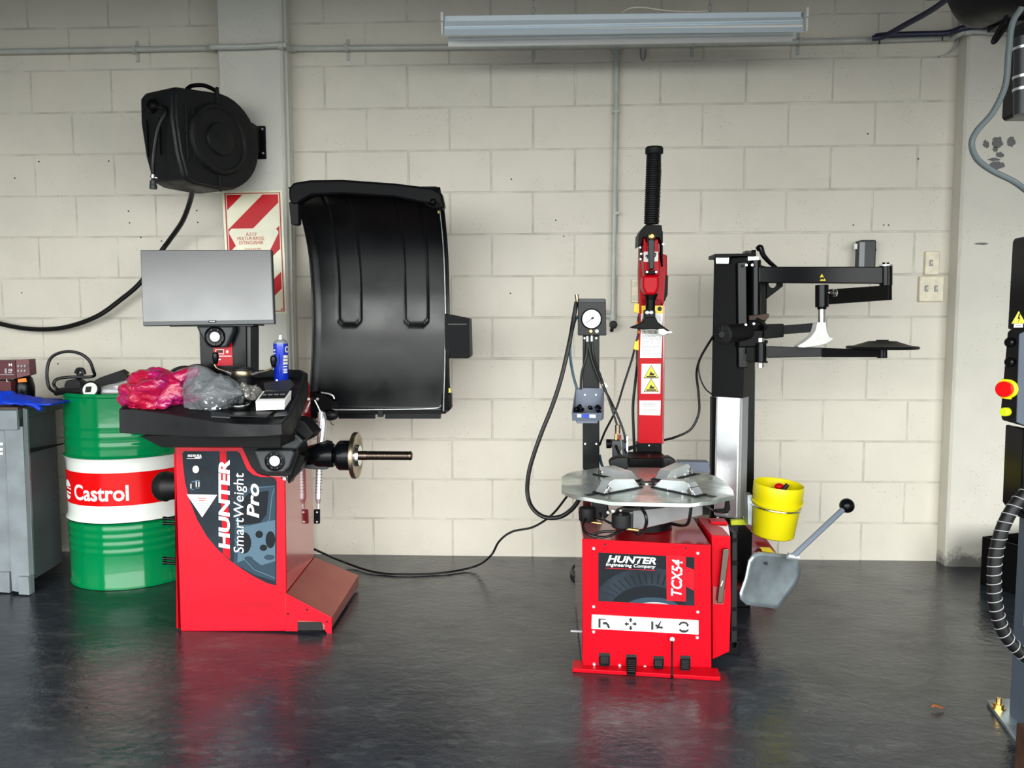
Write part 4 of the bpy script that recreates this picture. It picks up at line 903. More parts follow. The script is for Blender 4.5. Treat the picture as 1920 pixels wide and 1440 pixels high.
def cw2(th0, z0):   # text running upwards: its up direction points to the left
    def f(a, b): t = th0-b/r_; return Vector((cc.x+(r_+.0006)*math.cos(t), cc.y+(r_+.0006)*math.sin(t), cc.z+z0+a))
    return f
q = MB()
def canface(a0, a1, b0, b1):
    n = 6; V = [(q.bm.verts.new(cwp(a0+(a1-a0)*i/n, b0)), q.bm.verts.new(cwp(a0+(a1-a0)*i/n, b1))) for i in range(n+1)]
    for A, B in zip(V, V[1:]): q.bm.faces.new((A[0], B[0], B[1], A[1]))
def cwp(a, b): t = -math.pi/2+.15+a/r_; return Vector((cc.x+(r_+.0006)*math.cos(t), cc.y+(r_+.0006)*math.sin(t), cc.z+b))
for k in range(14):
    t0_, t1_ = 2*math.pi*k/14, 2*math.pi*(k+1)/14; pts = [cwp(.031+rr2*math.cos(t), H_*.86+rr2*1.15*math.sin(t)) for rr2, t in ((.011, t0_), (.011, t1_), (.0065, t1_), (.0065, t0_))]; q.face(pts)
for b0, b1, x0 in ((.66, .72, .014), (.58, .64, .013), (.50, .56, .013)): canface(x0, x0+.022, H_*b0, H_*b1); 
q.build('can_print', 'off_white', can)
q = MB()
for b0, b1 in ((.44, .465), (.38, .40), (.34, .36), (.30, .32)): canface(.013, .030, H_*b0, H_*b1)
canface(-.028, -.017, H_*.83, H_*.86); canface(-.028, -.017, H_*.76, H_*.78)
q.build('can_small_print', 'letter_white', can)
q = MB(); emb(q, lambda a, b: Vector((cc.x+(r_+.0006)*math.cos(-1.95+a/r_), cc.y+(r_+.0006)*math.sin(-1.95+a/r_), cc.z+b)), -.004, .006, lambda x: .008, lambda x: .024); q.build('can_label', 'white', can)
# quick nut with two handles
nc = P(455, 705, -.93); nz = zfl(nc.x, nc.y)
qn = thing('quick_nut', 'steel and black clamping nut with two angled handles on the tray', 'quick nut', (nc.x, nc.y, nz))
rN = .040; zt2 = P(455, 692, -.93).z
MB().lathe([(rN*.85, 0), (rN*.9, .01), (rN*.9, zt2-nz-.032), (rN, zt2-nz-.03), (rN, zt2-nz-.026)], (nc.x, nc.y, nz), (0, 0, 1), 36).build('nut_base', 'rubber', qn)
MB().lathe([(rN*.98, zt2-nz-.026), (rN, zt2-nz-.024), (rN, zt2-nz-.006), (rN*.97, zt2-nz-.004)], (nc.x, nc.y, nz), (0, 0, 1), 36).build('nut_ring', 'bronze', qn)
MB().lathe([(rN*1.02, zt2-nz-.004), (rN*1.04, zt2-nz), (rN*1.0, zt2-nz+.004), (rN*.8, zt2-nz+.005), (rN*.75, zt2-nz-.002), (0, zt2-nz-.004)], (nc.x, nc.y, nz), (0, 0, 1), 36).build('nut_cap', 'rubber', qn)
for pts, kn in ([(438, 702), (425, 697), (410, 692), (404, 687), (402, 680)], (404, 672)), ([(472, 702), (490, 698), (506, 693), (511, 688), (512, 684)], (513, 678)):
    MB().tube(PL([(x, y, -.935) for x, y in pts]), .0045).build('handle', 'bronze', qn)
    MB().tube(PL([(x, y, -.935) for x, y in pts[:2]]), .0075, sm=0).build('handle_sleeve', 'chrome', qn)
    k = P(*kn, -.935); MB().lathe([(.005, -.022), (.008, -.018), (.011, -.004), (.0125, .008), (.011, .018), (.006, .023), (0, .024)], k, (0, 0, 1), 20).build('knob', 'black_satin', qn)
# rubber cone wheel behind the bags
kc = P(366, 702, -.88); ck = thing('centring_cone', 'black rubber cone ring leaning behind the bags on the tray', 'cone', (kc.x, kc.y, zfl(kc.x, kc.y)))
MB().lathe([(.012, .012), (.022, .014), (.045, .004), (.050, -.004), (.050, -.016), (.02, -.02)], kc, (.1, -.80, .55), 40, close=False).build('cone_body', 'rubber', ck)
MB().lathe([(.012, .0), (.012, .014), (.0, .006)], kc, (.1, -.8, .55), 20).build('cone_bore', 'letter_dark', ck)
q = MB(); q.tube(PL([(318, 702, -.82), (330, 694, -.82), (345, 690, -.82), (362, 692, -.83)]), .010); tag(q.build('rubber_ring', 'rubber'), 'thick black rubber ring at the rear left of the tray behind the pink bag', 'ring')
q = MB(); q.box(P(370, 701, -.93)+Vector((0, 0, .0)), (.02, .01, .012)); tag(q.build('orange_tab', 'orange', bevel=.002), 'small orange tab showing above the clear plastic bag', 'tab')

# ================================================================== tyre changer
YT = -1.25
tc = thing('tyre_changer', 'red tyre changer with steel turntable, red tower and black helper arms', 'tyre changer', (.62, -1.0, 0))
def tp(name, pxs, Y, th, m, bev=0., par=tc, **k): return MB().pxprism(pxs, Y, th).build(name, m, par, bevel=bev, **k)
def tbox(name, x0, x1, y0, y1, z0, z1, m, bev=0., par=tc): return MB().bb(x0, x1, y0, y1, z0, z1).build(name, m, par, bevel=bev)
FX0, FX1 = P(1092, 1130, YT).x, P(1332, 1140, YT).x; ZT = P(1200, 1014, YT).z
m = MB(); m.hexa([(FX0, YT+.003, .018), (FX1, YT+.003, .018), (FX1, -.62, .018), (FX0, -.62, .018)], [(FX0, YT+.003, ZT-.001), (FX1, YT+.003, ZT-.012), (FX1, -.62, ZT+.01), (FX0, -.62, ZT+.01)]); m.build('cabinet', 'red_side', tc, bevel=.004)
tp('front_panel', [(1091.5, 1010), (1333, 1023), (1334, 1262), (1093, 1249)], YT, .006, 'red', .002)
g0, g1 = G(1073, 1260.5), G(1351, 1277.5); r0_, r1_ = P(1073, 1253, g0.y), P(1350, 1269.5, g1.y); bkv = Vector((.006, .066, 0))
MB().hexa([g0, g1, Vector((g1.x, g1.y, r1_.z)), Vector((g0.x, g0.y, r0_.z))], [p+bkv for p in (g0, g1, Vector((g1.x, g1.y, r1_.z)), Vector((g0.x, g0.y, r0_.z)))]).build('base_rail', 'red', tc, bevel=.003)
tbox('base_plate', FX0+.02, FX1-.02, YT+.06, -.7, .0, .02, 'dark_red')
def tface(name, pxs, l, m, par): q = MB(); q.face([P(x, y, YT-l) for x, y in pxs]); return q.build(name, m, par, smooth=False)
tp('raised_panel', [(1110, 1029), (1312, 1040), (1311, 1151), (1111, 1138)], YT-.002, .004, 'red', .0012)
dc = tface('decal', [(1122, 1036), (1302, 1045), (1302, 1136), (1122, 1127)], .0032, 'decal_deep', tc)
q = MB(); cxx, cyy = 1212, 1166
def arcpoly(cx, cy, rx, ry, t0, t1, n=24): return [(cx+rx*math.cos(t0+(t1-t0)*i/n), cy-ry*math.sin(t0+(t1-t0)*i/n)) for i in range(n+1)]
def clipdec(pts): 
    pts = clip(pts, lambda p: p[0]-1123); pts = clip(pts, lambda p: 1301-p[0]); pts = clip(pts, lambda p: (1036.5+(p[0]-1122)*.05+91-.8)-p[1]); return clip(pts, lambda p: p[1]-1038-(p[0]-1122)*.05)
tface('decal_print', clipdec(arcpoly(1215, 1150, 110, 86, .05, 3.05)), .0036, 'decal_dark', dc)
tface('decal_print', clipdec(arcpoly(1215, 1150, 74, 52, .05, 3.05)), .0040, 'decal_deep', dc)
tface('decal_print', clipdec(arcpoly(1222, 1146, 56, 26, .05, 3.05)), .0043, 'decal_mid', dc)
tface('decal_print', clipdec(arcpoly(1225, 1146, 44, 17, .05, 3.05)), .0046, 'letter_grey', dc)
q = MB()
for k in range(16):
    t = .55+2.0*k/15; a_ = (1215+76*math.cos(t), 1150-56*math.sin(t)); b_2 = (1215+100*math.cos(t+.03), 1150-76*math.sin(t+.03)); c2 = (b_2[0]+3, b_2[1]+.5); d2 = (a_[0]+2.5, a_[1]+.5)
    if all(1124 < p[0] < 1300 and p[1] < 1124 for p in (a_, b_2, c2, d2)): q.face([P(x, y, YT-.0044) for x, y in (a_, b_2, c2, d2)])
q.build('tread_print', 'decal_deep', dc, smooth=False)
tface('decal_print', [(1285, 1062), (1301.5, 1068), (1301.5, 1108), (1287, 1100)], .0045, 'decal_red', dc)
tface('model_stripe', [(1249, 1040), (1286, 1042), (1286, 1128), (1250, 1126)], .0050, 'decal_red', dc)
def ttext(s, x0, y0, x1, y1, bold, shear, l=.0056, sl=.05, m_='letter_white'):
    a = P(x0, y1, YT-l); b = P(x1, y1+(x1-x0)*sl, YT-l); c = P(x0, y0, YT-l); return text(s, a, b-a, c-a, (b-a).length, (c-a).length, m_, dc, 'lettering', bold, shear, lift=0)
ttext('HUNTER', 1139, 1041, 1230, 1054, .03, .25); ttext('Engineering Company', 1136, 1055, 1229, 1063, .004, .2)
tface('underline', [(1136, 1064.5), (1228, 1069), (1228, 1070), (1136, 1065.5)], .0052, 'decal_red', dc)
a = P(1278, 1118, YT-.0056); b = P(1280, 1050, YT-.0056); c = P(1258, 1117, YT-.0056); text('TCX54', a, b-a, c-a, (b-a).length, (c-a).length, 'letter_white', dc, 'lettering', .018, .2, lift=0)
for x, y in ((1113, 1028), (1308, 1037), (1113, 1137), (1308, 1147), (1113, 1184), (1307, 1195), (1114, 1245), (1162, 1247.5), (1209, 1250), (1256, 1253), (1307, 1256)):
    MB().lathe([(.006, 0), (.006, .003), (.004, .006), (0, .0065)], P(x, y, YT-.001), (0, -1, 0), 12).build('panel_screw', 'silver', tc)
for x, y in ((1134, 1021), (1287, 1028)): MB().lathe([(.0035, 0), (.003, .002), (0, .002)], P(x, y, YT-.0005), (0, -1, 0), 12).build('screw_hole', 'letter_dark', tc)
# pictogram strip
ps = tp('pictogram_strip', [(1110, 1153), (1310, 1164), (1310, 1190), (1109, 1179)], YT-.008, .008, 'white', .001)
def pic(pxs): q = MB(); q.face([P(x, y, YT-.0088) for x, y in pxs]); q.build('pictogram', 'letter_dark', ps, smooth=False)
for x in (1155.5, 1210, 1255.5): q = MB(); q.face([P(x, 1156+(x-1110)*.055, YT-.0086), P(x+.8, 1156+(x-1110)*.055, YT-.0086), P(x+.8, 1179+(x-1110)*.055, YT-.0086), P(x, 1179+(x-1110)*.055, YT-.0086)]); q.build('strip_divider', 'letter_grey', ps, smooth=False)
pic([(1122, 1160), (1126, 1160), (1126, 1177), (1122, 1177)]); pic([(1126, 1160), (1136, 1160.5), (1136, 1162), (1126, 1161.8)]); pic([(1130, 1167), (1137, 1166), (1142, 1171), (1144, 1178), (1140, 1178), (1137, 1171), (1131, 1171)])
cxp, cyp = 1182.5, 1170
for k in range(4):
    t = k*math.pi/2
    def ro(x, y): return (cxp+x*math.cos(t)-y*math.sin(t), cyp+x*math.sin(t)+y*math.cos(t))
    pic([ro(12, 0), ro(7, -4.5), ro(7, -1.8), ro(3.5, -1.8), ro(3.5, 1.8), ro(7, 1.8), ro(7, 4.5)])
pic([(1221, 1165), (1225, 1165), (1225, 1181), (1221, 1181)]); pic([(1228, 1174), (1230, 1170), (1233, 1172), (1239, 1164), (1240.5, 1165), (1236, 1174), (1240, 1175), (1240, 1172.5), (1243.5, 1177), (1240, 1181), (1240, 1178.5), (1228, 1179), (1232, 1176)])
pic([(1272, 1172), (1275, 1167), (1282, 1165), (1288, 1167), (1291, 1171), (1293, 1170), (1289, 1176), (1286, 1171.5), (1288, 1172), (1284, 1169), (1278, 1169.5), (1275, 1173)])
pic([(1275, 1178), (1278, 1181.5), (1286, 1182), (1291, 1179), (1291, 1183), (1286, 1186.5), (1278, 1186), (1273, 1182)])
# pedals
for i, (x0, y0, x1, y1, out) in enumerate(((1123, 1224, 1144, 1251, 0), (1174, 1227, 1194, 1269, 1), (1225, 1230, 1245, 1256, 0), (1275, 1229, 1295, 1261, 0))):
    q = MB(); q.pxprism([(x0, y0), (x1, y0+1), (x1, y1), (x0, y1-1)], YT-.0015, .002); q.build('pedal_slot', 'letter_dark', tc, smooth=False)
    d_ = .075 if out else .03
    A_ = [P(x0+1, y0+5, YT), P(x1-1, y0+5, YT), P(x1-1, y0+8, YT), P(x0+1, y0+8, YT)]
    B_ = [P(x0+1, y1-5, YT-d_), P(x1-2, y1-4, YT-d_), P(x1-2, y1-1, YT-d_), P(x0+1, y1-2, YT-d_)]
    q = MB(); q.hexa(A_, B_); pd = q.build('pedal', 'black', tc, bevel=.002)
    q = MB()
    for k in range(7): t = .2+.11*k; a_ = A_[0].lerp(B_[0], t); b__ = A_[1].lerp(B_[1], t); q.cyl(a_+Vector((.003, 0, .001)), b__+Vector((-.003, 0, .001)), .0016, n=6)
    q.build('pedal_tread', 'rubber', pd)
MB().cyl(P(1260, 1198, YT-.016), P(1260, 1272, -1.325), .0032).cyl(P(1260, 1268, -1.325), P(1260, 1272, -1.325), .005).build('pull_rod', 'black', tc)
MB().lathe([(.008, 0), (.008, .006), (.003, .008), (0, .008)], P(1260, 1198, YT-.014), (0, -1, 0), 16).build('rod_bolt', 'silver', tc)
# side box with pocket, rubber bead pad
tp('side_box', [(1334, 1003), (1370, 1006), (1371, 1130), (1368, 1222), (1336, 1237)], -1.20, .24, 'red', .003)
m = MB(); m.pxprism([(1333, 978), (1363, 978), (1366, 983), (1333, 983)], -1.04, .05); m.build('side_lip', 'red', tc)
m = MB(); m.hexa([P(1333, 1004, -1.19), P(1369, 1006, -1.19), P(1365, 984, -1.05), P(1333, 983, -1.05)], [P(1333, 1007, -1.19), P(1369, 1009, -1.19), P(1365, 986, -1.05), P(1333, 985, -1.05)]); m.build('side_tray', 'red_side', tc)
tp('pocket', [(1337, 1099), (1360, 1104), (1357, 1133), (1337, 1133)], -1.204, .004, 'dark_red')
tp('bead_pad', [(1372, 1000), (1383, 1000), (1383, 1210), (1380, 1217), (1370, 1216)], -1.12, .20, 'rubber', .004)
for y0, y1 in ((1010, 1017), (1052, 1060), (1140, 1146), (1176, 1183)): tp('pad_rib', [(1374, y0), (1383.5, y0), (1383.5, y1), (1374, y1)], -1.124, .01, 'black', .001)
tbox('side_foot', P(1340, 1200, -1.2).x, P(1372, 1200, -1.0).x, -1.12, -.72, 0, .05, 'black', .003)
# rear body
A = [G(1385, 1072), G(1400, 1072), Vector((1.37, -.11, 0)), Vector((1.06, -.11, 0))]
m = MB(); za = P(1385, 985, -.2).z
m.hexa([Vector((.86, -.62, .04)), Vector((1.16, -.62, .04)), Vector((1.30, -.20, .04)), Vector((.9, -.12, .04))], [Vector((.86, -.62, .15)), Vector((1.16, -.62, .15)), Vector((1.34, -.20, .10)), Vector((.9, -.12, .26))]); 
tp('rear_body', [(1372, 1068), (1455, 1068), (1456, 1036), (1428, 998), (1410, 985), (1372, 985)], -.36, .2, 'dark_red', .004)
tp('rear_front_face', [(1372, 1072), (1430, 1072), (1455, 1060), (1456, 1037), (1372, 1033)], -.40, .05, 'dark_red', .002)
tp('yellow_plate', [(1424, 1026), (1444, 1027), (1452, 1036), (1430, 1034)], -.405, .003, 'yellow_sign')
tp('rear_clip', [(1386, 999), (1392, 995), (1412, 996), (1412, 998), (1393, 997), (1388, 1000)], -.37, .004, 'white')
tp('hazard_strip', [(1371, 976), (1402, 974), (1402, 984), (1371, 985)], -.66, .02, 'lime')
tp('rear_support', [(1372, 984), (1384, 984), (1384, 1010), (1372, 1010)], -.66, .04, 'letter_dark')
tbox('tower_foot', .80, 1.10, -.66, -.44, .0, P(1360, 990, -.6).z, 'black', .004)
# turntable
zT = .606
OUT = [(1053, 894), (1066, 886), (1080, 883), (1096, 881), (1122, 877), (1180, 876), (1242, 877), (1280, 881), (1309, 886), (1325, 888), (1342, 892), (1360, 903), (1375, 919), (1377, 930), (1352, 934), (1342, 938), (1294, 944), (1148, 941), (1097, 932), (1086, 931), (1068, 926), (1053, 919)]
OW = [G(x, y, zT) for x, y in OUT]
TCn = Vector((sum(p.x for p in OW)/len(OW), sum(p.y for p in OW)/len(OW), zT)); TCn = G(1212, 906, zT)
tt = MB().prism(OW, (0, 0, -.013)).build('turntable', 'steel_plate', tc, bevel=.0015)
corners = [G(1092, 931, zT), G(1350, 934, zT), G(1316, 887, zT), G(1120, 878, zT)]
for cnr in corners:
    d = (cnr-TCn); d.z = 0; L_ = d.length; d.normalize(); n_ = Vector((-d.y, d.x, 0)); q = MB()
    a_ = TCn+d*.02; b__ = TCn+d*(L_*.93); q.prism([a_-n_*.012, b__-n_*.012, b__+n_*.012, a_+n_*.012], (0, 0, .0012)); q.build('slide_slot', 'letter_dark', tt, smooth=False)
MB().lathe([(.022, 0), (.022, .004), (.015, .005), (.013, -.004), (0, -.004)], TCn, (0, 0, 1), 24).build('centre_hub', 'steel_plate', tt)
q = MB()
for a_ in ((-.018, .006), (.018, .006)): q.box(TCn+Vector((a_[0], a_[1]-.01, .008)), (.006, .014, .016))
q.box(TCn+Vector((0, -.006, .004)), (.05, .012, .008)); q.build('hub_clip', 'rubber', tt, bevel=.001)
def jaw(p_in, p_out, h, w, black=False):
    d = (p_out-p_in); d.z = 0; L_ = d.length; d.normalize(); n_ = Vector((-d.y, d.x, 0)); up_ = Vector((0, 0, 1))
    pr_ = [(0, 0), (0, .004), (L_*.18, h*.75), (L_*.72, h), (L_*.82, h*.9), (L_, .003), (L_, 0)]
    q = MB(); q.prism([p_in+d*s+up_*z-n_*w for s, z in pr_], n_*2*w); j = q.build('jaw', 'silver', tc, bevel=.003)
    q = MB(); q.box(p_in+d*L_*.86+up_*h*.35, (.02, w*2.4, .02), rz=math.atan2(d.y, d.x), ry=-.6); q.build('jaw_tip', 'chrome', j, bevel=.003)
    for s in (.35, .7): MB().cyl(p_in+d*L_*s-n_*(w+.001)+up_*.004, p_in+d*L_*s-n_*(w+.001)+up_*.010, .004, n=8).build('jaw_screw', 'chrome', j)
    q = MB(); q.box(p_in+d*L_*.5+up_*.002, (L_*1.08, w*2.6, .006), rz=math.atan2(d.y, d.x)); q.build('jaw_slide', 'rubber', j)
jaw(G(1192, 913, zT), G(1124, 926, zT), .046, .020); jaw(G(1233, 913, zT), G(1312, 930, zT), .044, .020)
jaw(G(1190, 903, zT), G(1124, 889, zT), .038, .022); jaw(G(1238, 901, zT), G(1290, 888, zT), .045, .024)
# black wings behind, on the two rear jaws
tp('rear_stop', [(1142, 868), (1146, 862), (1158, 858), (1178, 857), (1178, 878), (1170, 884), (1168, 903), (1157, 903), (1154, 886), (1146, 880)], -.92, .05, 'rubber', .006)
tp('rear_stop', [(1242, 858), (1256, 857), (1268, 864), (1270, 872), (1256, 884), (1250, 884), (1246, 878)], -.90, .05, 'rubber', .006)
tp('rear_stop', [(1263, 884), (1276, 880), (1280, 888), (1276, 903), (1271, 906), (1264, 892)], -.98, .03, 'rubber', .004)
# tower base
tp('tower_base', [(1178, 859), (1250, 859), (1254, 864), (1252, 880), (1176, 880)], -.76, .16, 'black', .006)
# clamp drive beneath the table
A = [P(1161, 954, -1.30), P(1187, 958, -1.34), P(1186, 996, -1.34), P(1160, 989, -1.30)]; B = [p+Vector((.38, .22, .012)) for p in A]
B = [P(1290, 944, -1.06), P(1318, 945, -1.10), P(1318, 966, -1.10), P(1290, 966, -1.06)]
m = MB(); m.hexa(A, B); m.build('clamp_cylinder', 'alu', tc, bevel=.003)
m = MB(); m.hexa([p+Vector((-.004, -.004, 0)) for p in A], [p+Vector((.004, .004, 0)) for p in A]); m.build('cylinder_end', 'grey_plastic', tc, bevel=.003)
for x, y in ((1183, 962), (1183, 992), (1164, 957)): bolt(tc, P(x, y, -1.345), (-.3, -1, 0), .005)
tp('cylinder_cap', [(1313, 946), (1330, 947), (1330, 965), (1314, 966)], -1.10, .06, 'black', .003)
for (x, y, Y, r, h) in ((1101, 964, -1.22, .028, .045), (1165, 976, -1.36, .031, .043)):
    p = P(x, y, Y); MB().lathe([(r*.9, -h/2), (r, -h/2+.004), (r, h/2-.006), (r*.92, h/2), (0, h/2)], p, (0, 0, 1), 32).build('air_muffler', 'black_matte', tc)
    MB().cyl(p+Vector((r*.5, -.01, -h/2-.002)), p+Vector((r*1.7, -.02, -h/2-.004)), .005).build('muffler_fitting', 'brass', tc)
m = MB(); m.lathe([(.10, 0), (.10, .05), (.075, .06), (.07, .135)], (TCn.x, TCn.y+.06, ZT), (0, 0, 1), 40); m.build('table_spindle', 'black', tc)
tp('valve_block', [(1110, 941), (1140, 943), (1143, 966), (1130, 978), (1112, 972)], -1.20, .12, 'rubber', .006)
tp('table_bracket', [(1362, 938), (1368, 938), (1370, 955), (1364, 962), (1340, 960), (1342, 956), (1360, 955)], -1.16, .02, 'black', .003)
def cable(name, pts, r, m='hose_black', par=tc, n=10): return MB().tube(PL(pts), r, n=n).build(name, m, par)
cable('air_line', [(1098, 973, -1.25), (1093, 985, -1.28), (1096, 997, -1.30), (1112, 1005, -1.32), (1135, 1007, -1.32), (1158, 999, -1.34), (1170, 993, -1.36)], .0045)
cable('air_line', [(1203, 953, -1.33), (1210, 965, -1.36), (1212, 980, -1.36), (1206, 997, -1.33), (1196, 1002, -1.30), (1190, 996, -1.28)], .0055)
cable('air_line', [(1296, 947, -1.28), (1293, 970, -1.27), (1288, 983, -1.25), (1275, 985, -1.2), (1255, 981, -1.15)], .0055)
cable('air_line', [(1125, 962, -1.26), (1130, 972, -1.28), (1145, 981, -1.27), (1160, 983, -1.25)], .004)
cable('air_line', [(1112, 1002, -1.25), (1130, 997, -1.26), (1155, 996, -1.27)], .0045)
cable('air_line', [(1318, 945, -1.12), (1335, 956, -1.13), (1350, 960, -1.13), (1366, 960, -1.14)], .0045)
for x, y in ((1141, 960), (1150, 958)): bolt(tc, P(x, y, -1.23), (-.3, -1, 0), .007)
# post with gauge
YG = -.66
tp('gauge_post', [(1093, 628), (1124, 628), (1124, 880), (1093, 880)], YG, .035, 'black_satin', .002)
tp('gauge_post_foot', [(1094, 880), (1122, 880), (1121, 965), (1094, 965)], YG+.002, .03, 'black_satin', .002)
for x, y in ((1096, 634), (1118, 634), (1097, 832), (1118, 832)): bolt(tc, P(x, y, YG), (0, -1, 0), .005, 'silver', h=.003)
gb_ = tp('gauge_box', [(1084, 561), (1136, 561), (1137, 629), (1084, 629)], YG-.055, .05, 'black_satin', .003)
tp('box_top', [(1086, 560), (1134, 560), (1136, 568), (1085, 567)], YG-.057, .05, 'grey_plastic', .002)
gcx = P(1109, 598, YG-.056)
MB().lathe([(.040, 0), (.041, .006), (.038, .008), (.036, .005)], gcx, (0, -1, 0), 40, close=False).build('gauge_bezel', 'black', gb_)
MB().lathe([(.037, .004), (0, .0045)], gcx, (0, -1, 0), 40, close=False).build('gauge_dial', 'white', gb_)
q = MB(); nd = Vector((-.022, 0, -.016)); q.tube([gcx+Vector((.007, -.0065, .005)), gcx+nd+Vector((0, -.0065, 0))], .0009, sm=0, n=5); q.box(gcx+Vector((.004, -.0065, .003)), (.011, .001, .007), ry=-.6); q.build('gauge_needle', 'letter_dark', gb_)
q = MB()
for k in range(25): t = math.radians(225-270*k/24); c_, s_ = math.cos(t), math.sin(t); q.tube([gcx+Vector((c_*.030, -.0048, s_*.030)), gcx+Vector((c_*.034, -.0048, s_*.034))], .0004, sm=0, n=4)
q.build('gauge_scale', 'letter_grey', gb_)
MB().lathe([(.0085, 0), (.0085, .006), (.006, .009), (0, .009)], P(1107.5, 621, YG-.055), (0, -1, 0), 18).build('inflate_button', 'orange' if False else 'brass', gb_)
MB().lathe([(.0085, 0), (.0085, .006), (.006, .009), (0, .009)], P(1119, 621, YG-.055), (0, -1, 0), 18).build('deflate_button', 'silver', gb_)
for x, y in ((1101, 632), (1109.5, 631)): MB().cyl(P(x, y-2, YG-.02), P(x, y+9, YG-.02), .0055).build('hose_connector', 'silver', tc)
MB().cyl(P(1083, 567, YG-.03), P(1081, 552, YG-.03), .0075).build('hose_tip', 'bronze', tc)
cable('inflation_hose', [(1081, 566, YG-.03), (1075, 600, YG-.04), (1068, 640, YG-.06), (1052, 710, YG-.08), (1034, 765, YG-.09), (1016, 810, YG-.10), (1000, 855, YG-.10), (991, 890, YG-.10), (989, 925, YG-.10), (998, 952, YG-.12), (1020, 969, YG-.14), (1050, 969, YG-.16), (1074, 953, YG-.18), (1090, 930, YG-.2), (1100, 920, -.9)], .0088)
cable('blue_air_line', [(1084, 592, YG-.03), (1077, 605, YG-.03), (1070, 640, YG-.02), (1069, 665, YG-.02), (1074, 700, YG-.02), (1082, 730, YG-.03)], .0055, 'hose_blue')
cable('air_line', [(1101, 640, YG-.02), (1099, 670, YG-.03), (1091, 700, YG-.025), (1089, 730, YG-.02)], .0055)
cable('air_line', [(1103, 642, YG-.02), (1110, 675, YG-.03), (1126, 715, YG-.05), (1150, 762, YG-.08), (1168, 805, YG-.1), (1173, 830, YG-.1)], .0048)
cable('air_line', [(1110, 641, YG-.02), (1114, 670, YG-.03), (1128, 710, YG-.06), (1145, 760, YG-.09), (1158, 800, YG-.1)], .0042)
MB().cyl(P(1131, 719, YG-.06), P(1138, 727, YG-.065), .0085).build('line_tag', 'white', tc)
cable('air_line', [(1124, 700+135, -.6), (1135, 808, -.55), (1155, 768, -.5), (1170, 720, -.5), (1186, 670, -.5), (1192, 640, -.5)], .0045)
cable('air_line', [(1194, 640, -.5), (1195, 680, -.5), (1192, 710, -.52), (1187, 760, -.54), (1188, 810, -.56), (1190, 856, -.6)], .006)
cable('air_line', [(1124, 853, -.62), (1128, 870, -.62), (1134, 882, -.62)], .006, 'hose_blue')
# regulator
rg = tp('regulator', [(1147, 826), (1164, 826), (1166, 842), (1160, 856), (1160, 880), (1150, 880), (1149, 842), (1147, 838)], -.78, .04, 'grey_plastic', .004)
MB().cyl(P(1137, 832, -.76), P(1146, 832, -.76), .018, n=28).build('regulator_knob', 'black', rg)
MB().cyl(P(1158, 797, -.76), P(1158, 813, -.76), .0105).build('pressure_valve', 'bronze', rg); MB().cyl(P(1155, 813, -.76), P(1155, 827, -.76), .006).build('valve_stem', 'brass', rg)
MB().cyl(P(1162, 815, -.75), P(1162, 824, -.75), .006).build('red_plug', 'dark_red', rg)
tp('regulator_bracket', [(1174, 819), (1178, 817), (1178, 880), (1174, 880)], -.76, .04, 'silver', .001)
tp('regulator_plate', [(1166, 826), (1175, 826), (1175, 855), (1168, 855)], -.74, .02, 'post_grey', .001)
cable('air_line', [(1155, 836, -.79), (1160, 848, -.82), (1166, 858, -.83), (1168, 872, -.83)], .0055); MB().cyl(P(1165, 856, -.83), P(1168, 873, -.83), .005).build('brass_joint', 'brass', tc)
cable('air_line', [(1172, 842, -.75), (1176, 852, -.76), (1176, 870, -.76)], .005)
# storage bin
YN = YG-.02
bn_ = thing('parts_bin', 'small blue-grey plastic storage bin of black valve pieces on the gauge post', 'bin', P(1101, 788, YN-.03))
a0, a1, a2, a3 = P(1079, 727, YN), P(1133, 728, YN), P(1132, 785, YN), P(1077, 785, YN)
MB().hexa([a0, a1, a2, a3], [p+Vector((0, .003, 0)) for p in (a0, a1, a2, a3)]).build('bin_back', 'bin_blue', bn_, bevel=.001)
f0, f1, f2, f3 = P(1072, 774, YN-.10), P(1129, 774, YN-.10), P(1127, 789, YN-.09), P(1073, 789, YN-.09)
MB().prism([f0, f1, f2, f3], (0, .004, 0)).build('bin_front', 'bin_blue', bn_, bevel=.001)
for fa, fb, ba, bb2, s in ((f0, f3, a0, a3, 1), (f1, f2, a1, a2, -1)):
    q = MB(); mid = ba.lerp(fa, .35); q.prism([fa, fb, bb2, ba+Vector((0, 0, -.004)), mid+Vector((0, 0, .002))], (s*.003, 0, 0)); q.build('bin_side', 'bin_blue', bn_, bevel=.0008)
q = MB(); q.prism([f3, f2, a2, a3], (0, 0, .003)); q.build('bin_floor', 'bin_blue', bn_)
MB().prism([P(1080, 789, YN-.085), P(1121, 789, YN-.085), P(1120, 794, YN-.085), P(1081, 794, YN-.085)], (0, .05, 0)).build('bin_lip', 'bin_blue', bn_, bevel=.002)
MB().pxprism([(1082, 776.5), (1117, 777.5), (1117, 783.5), (1082, 782.5)], YN-.1015, .001).build('bin_label', 'white', bn_, smooth=False)
q = MB(); q.pxprism([(1090, 776.8), (1105, 777.2), (1105, 783.2), (1090, 782.8)], YN-.1025, .001); q.build('label_blue', 'decal_blue' if False else 'blue_glove', bn_, smooth=False)
for x in (1096.5, 1117.5): bolt(bn_, P(x, 740, YN-.001), (0, -1, 0), .0045, 'silver', h=.003)
rnd = random.Random(11)
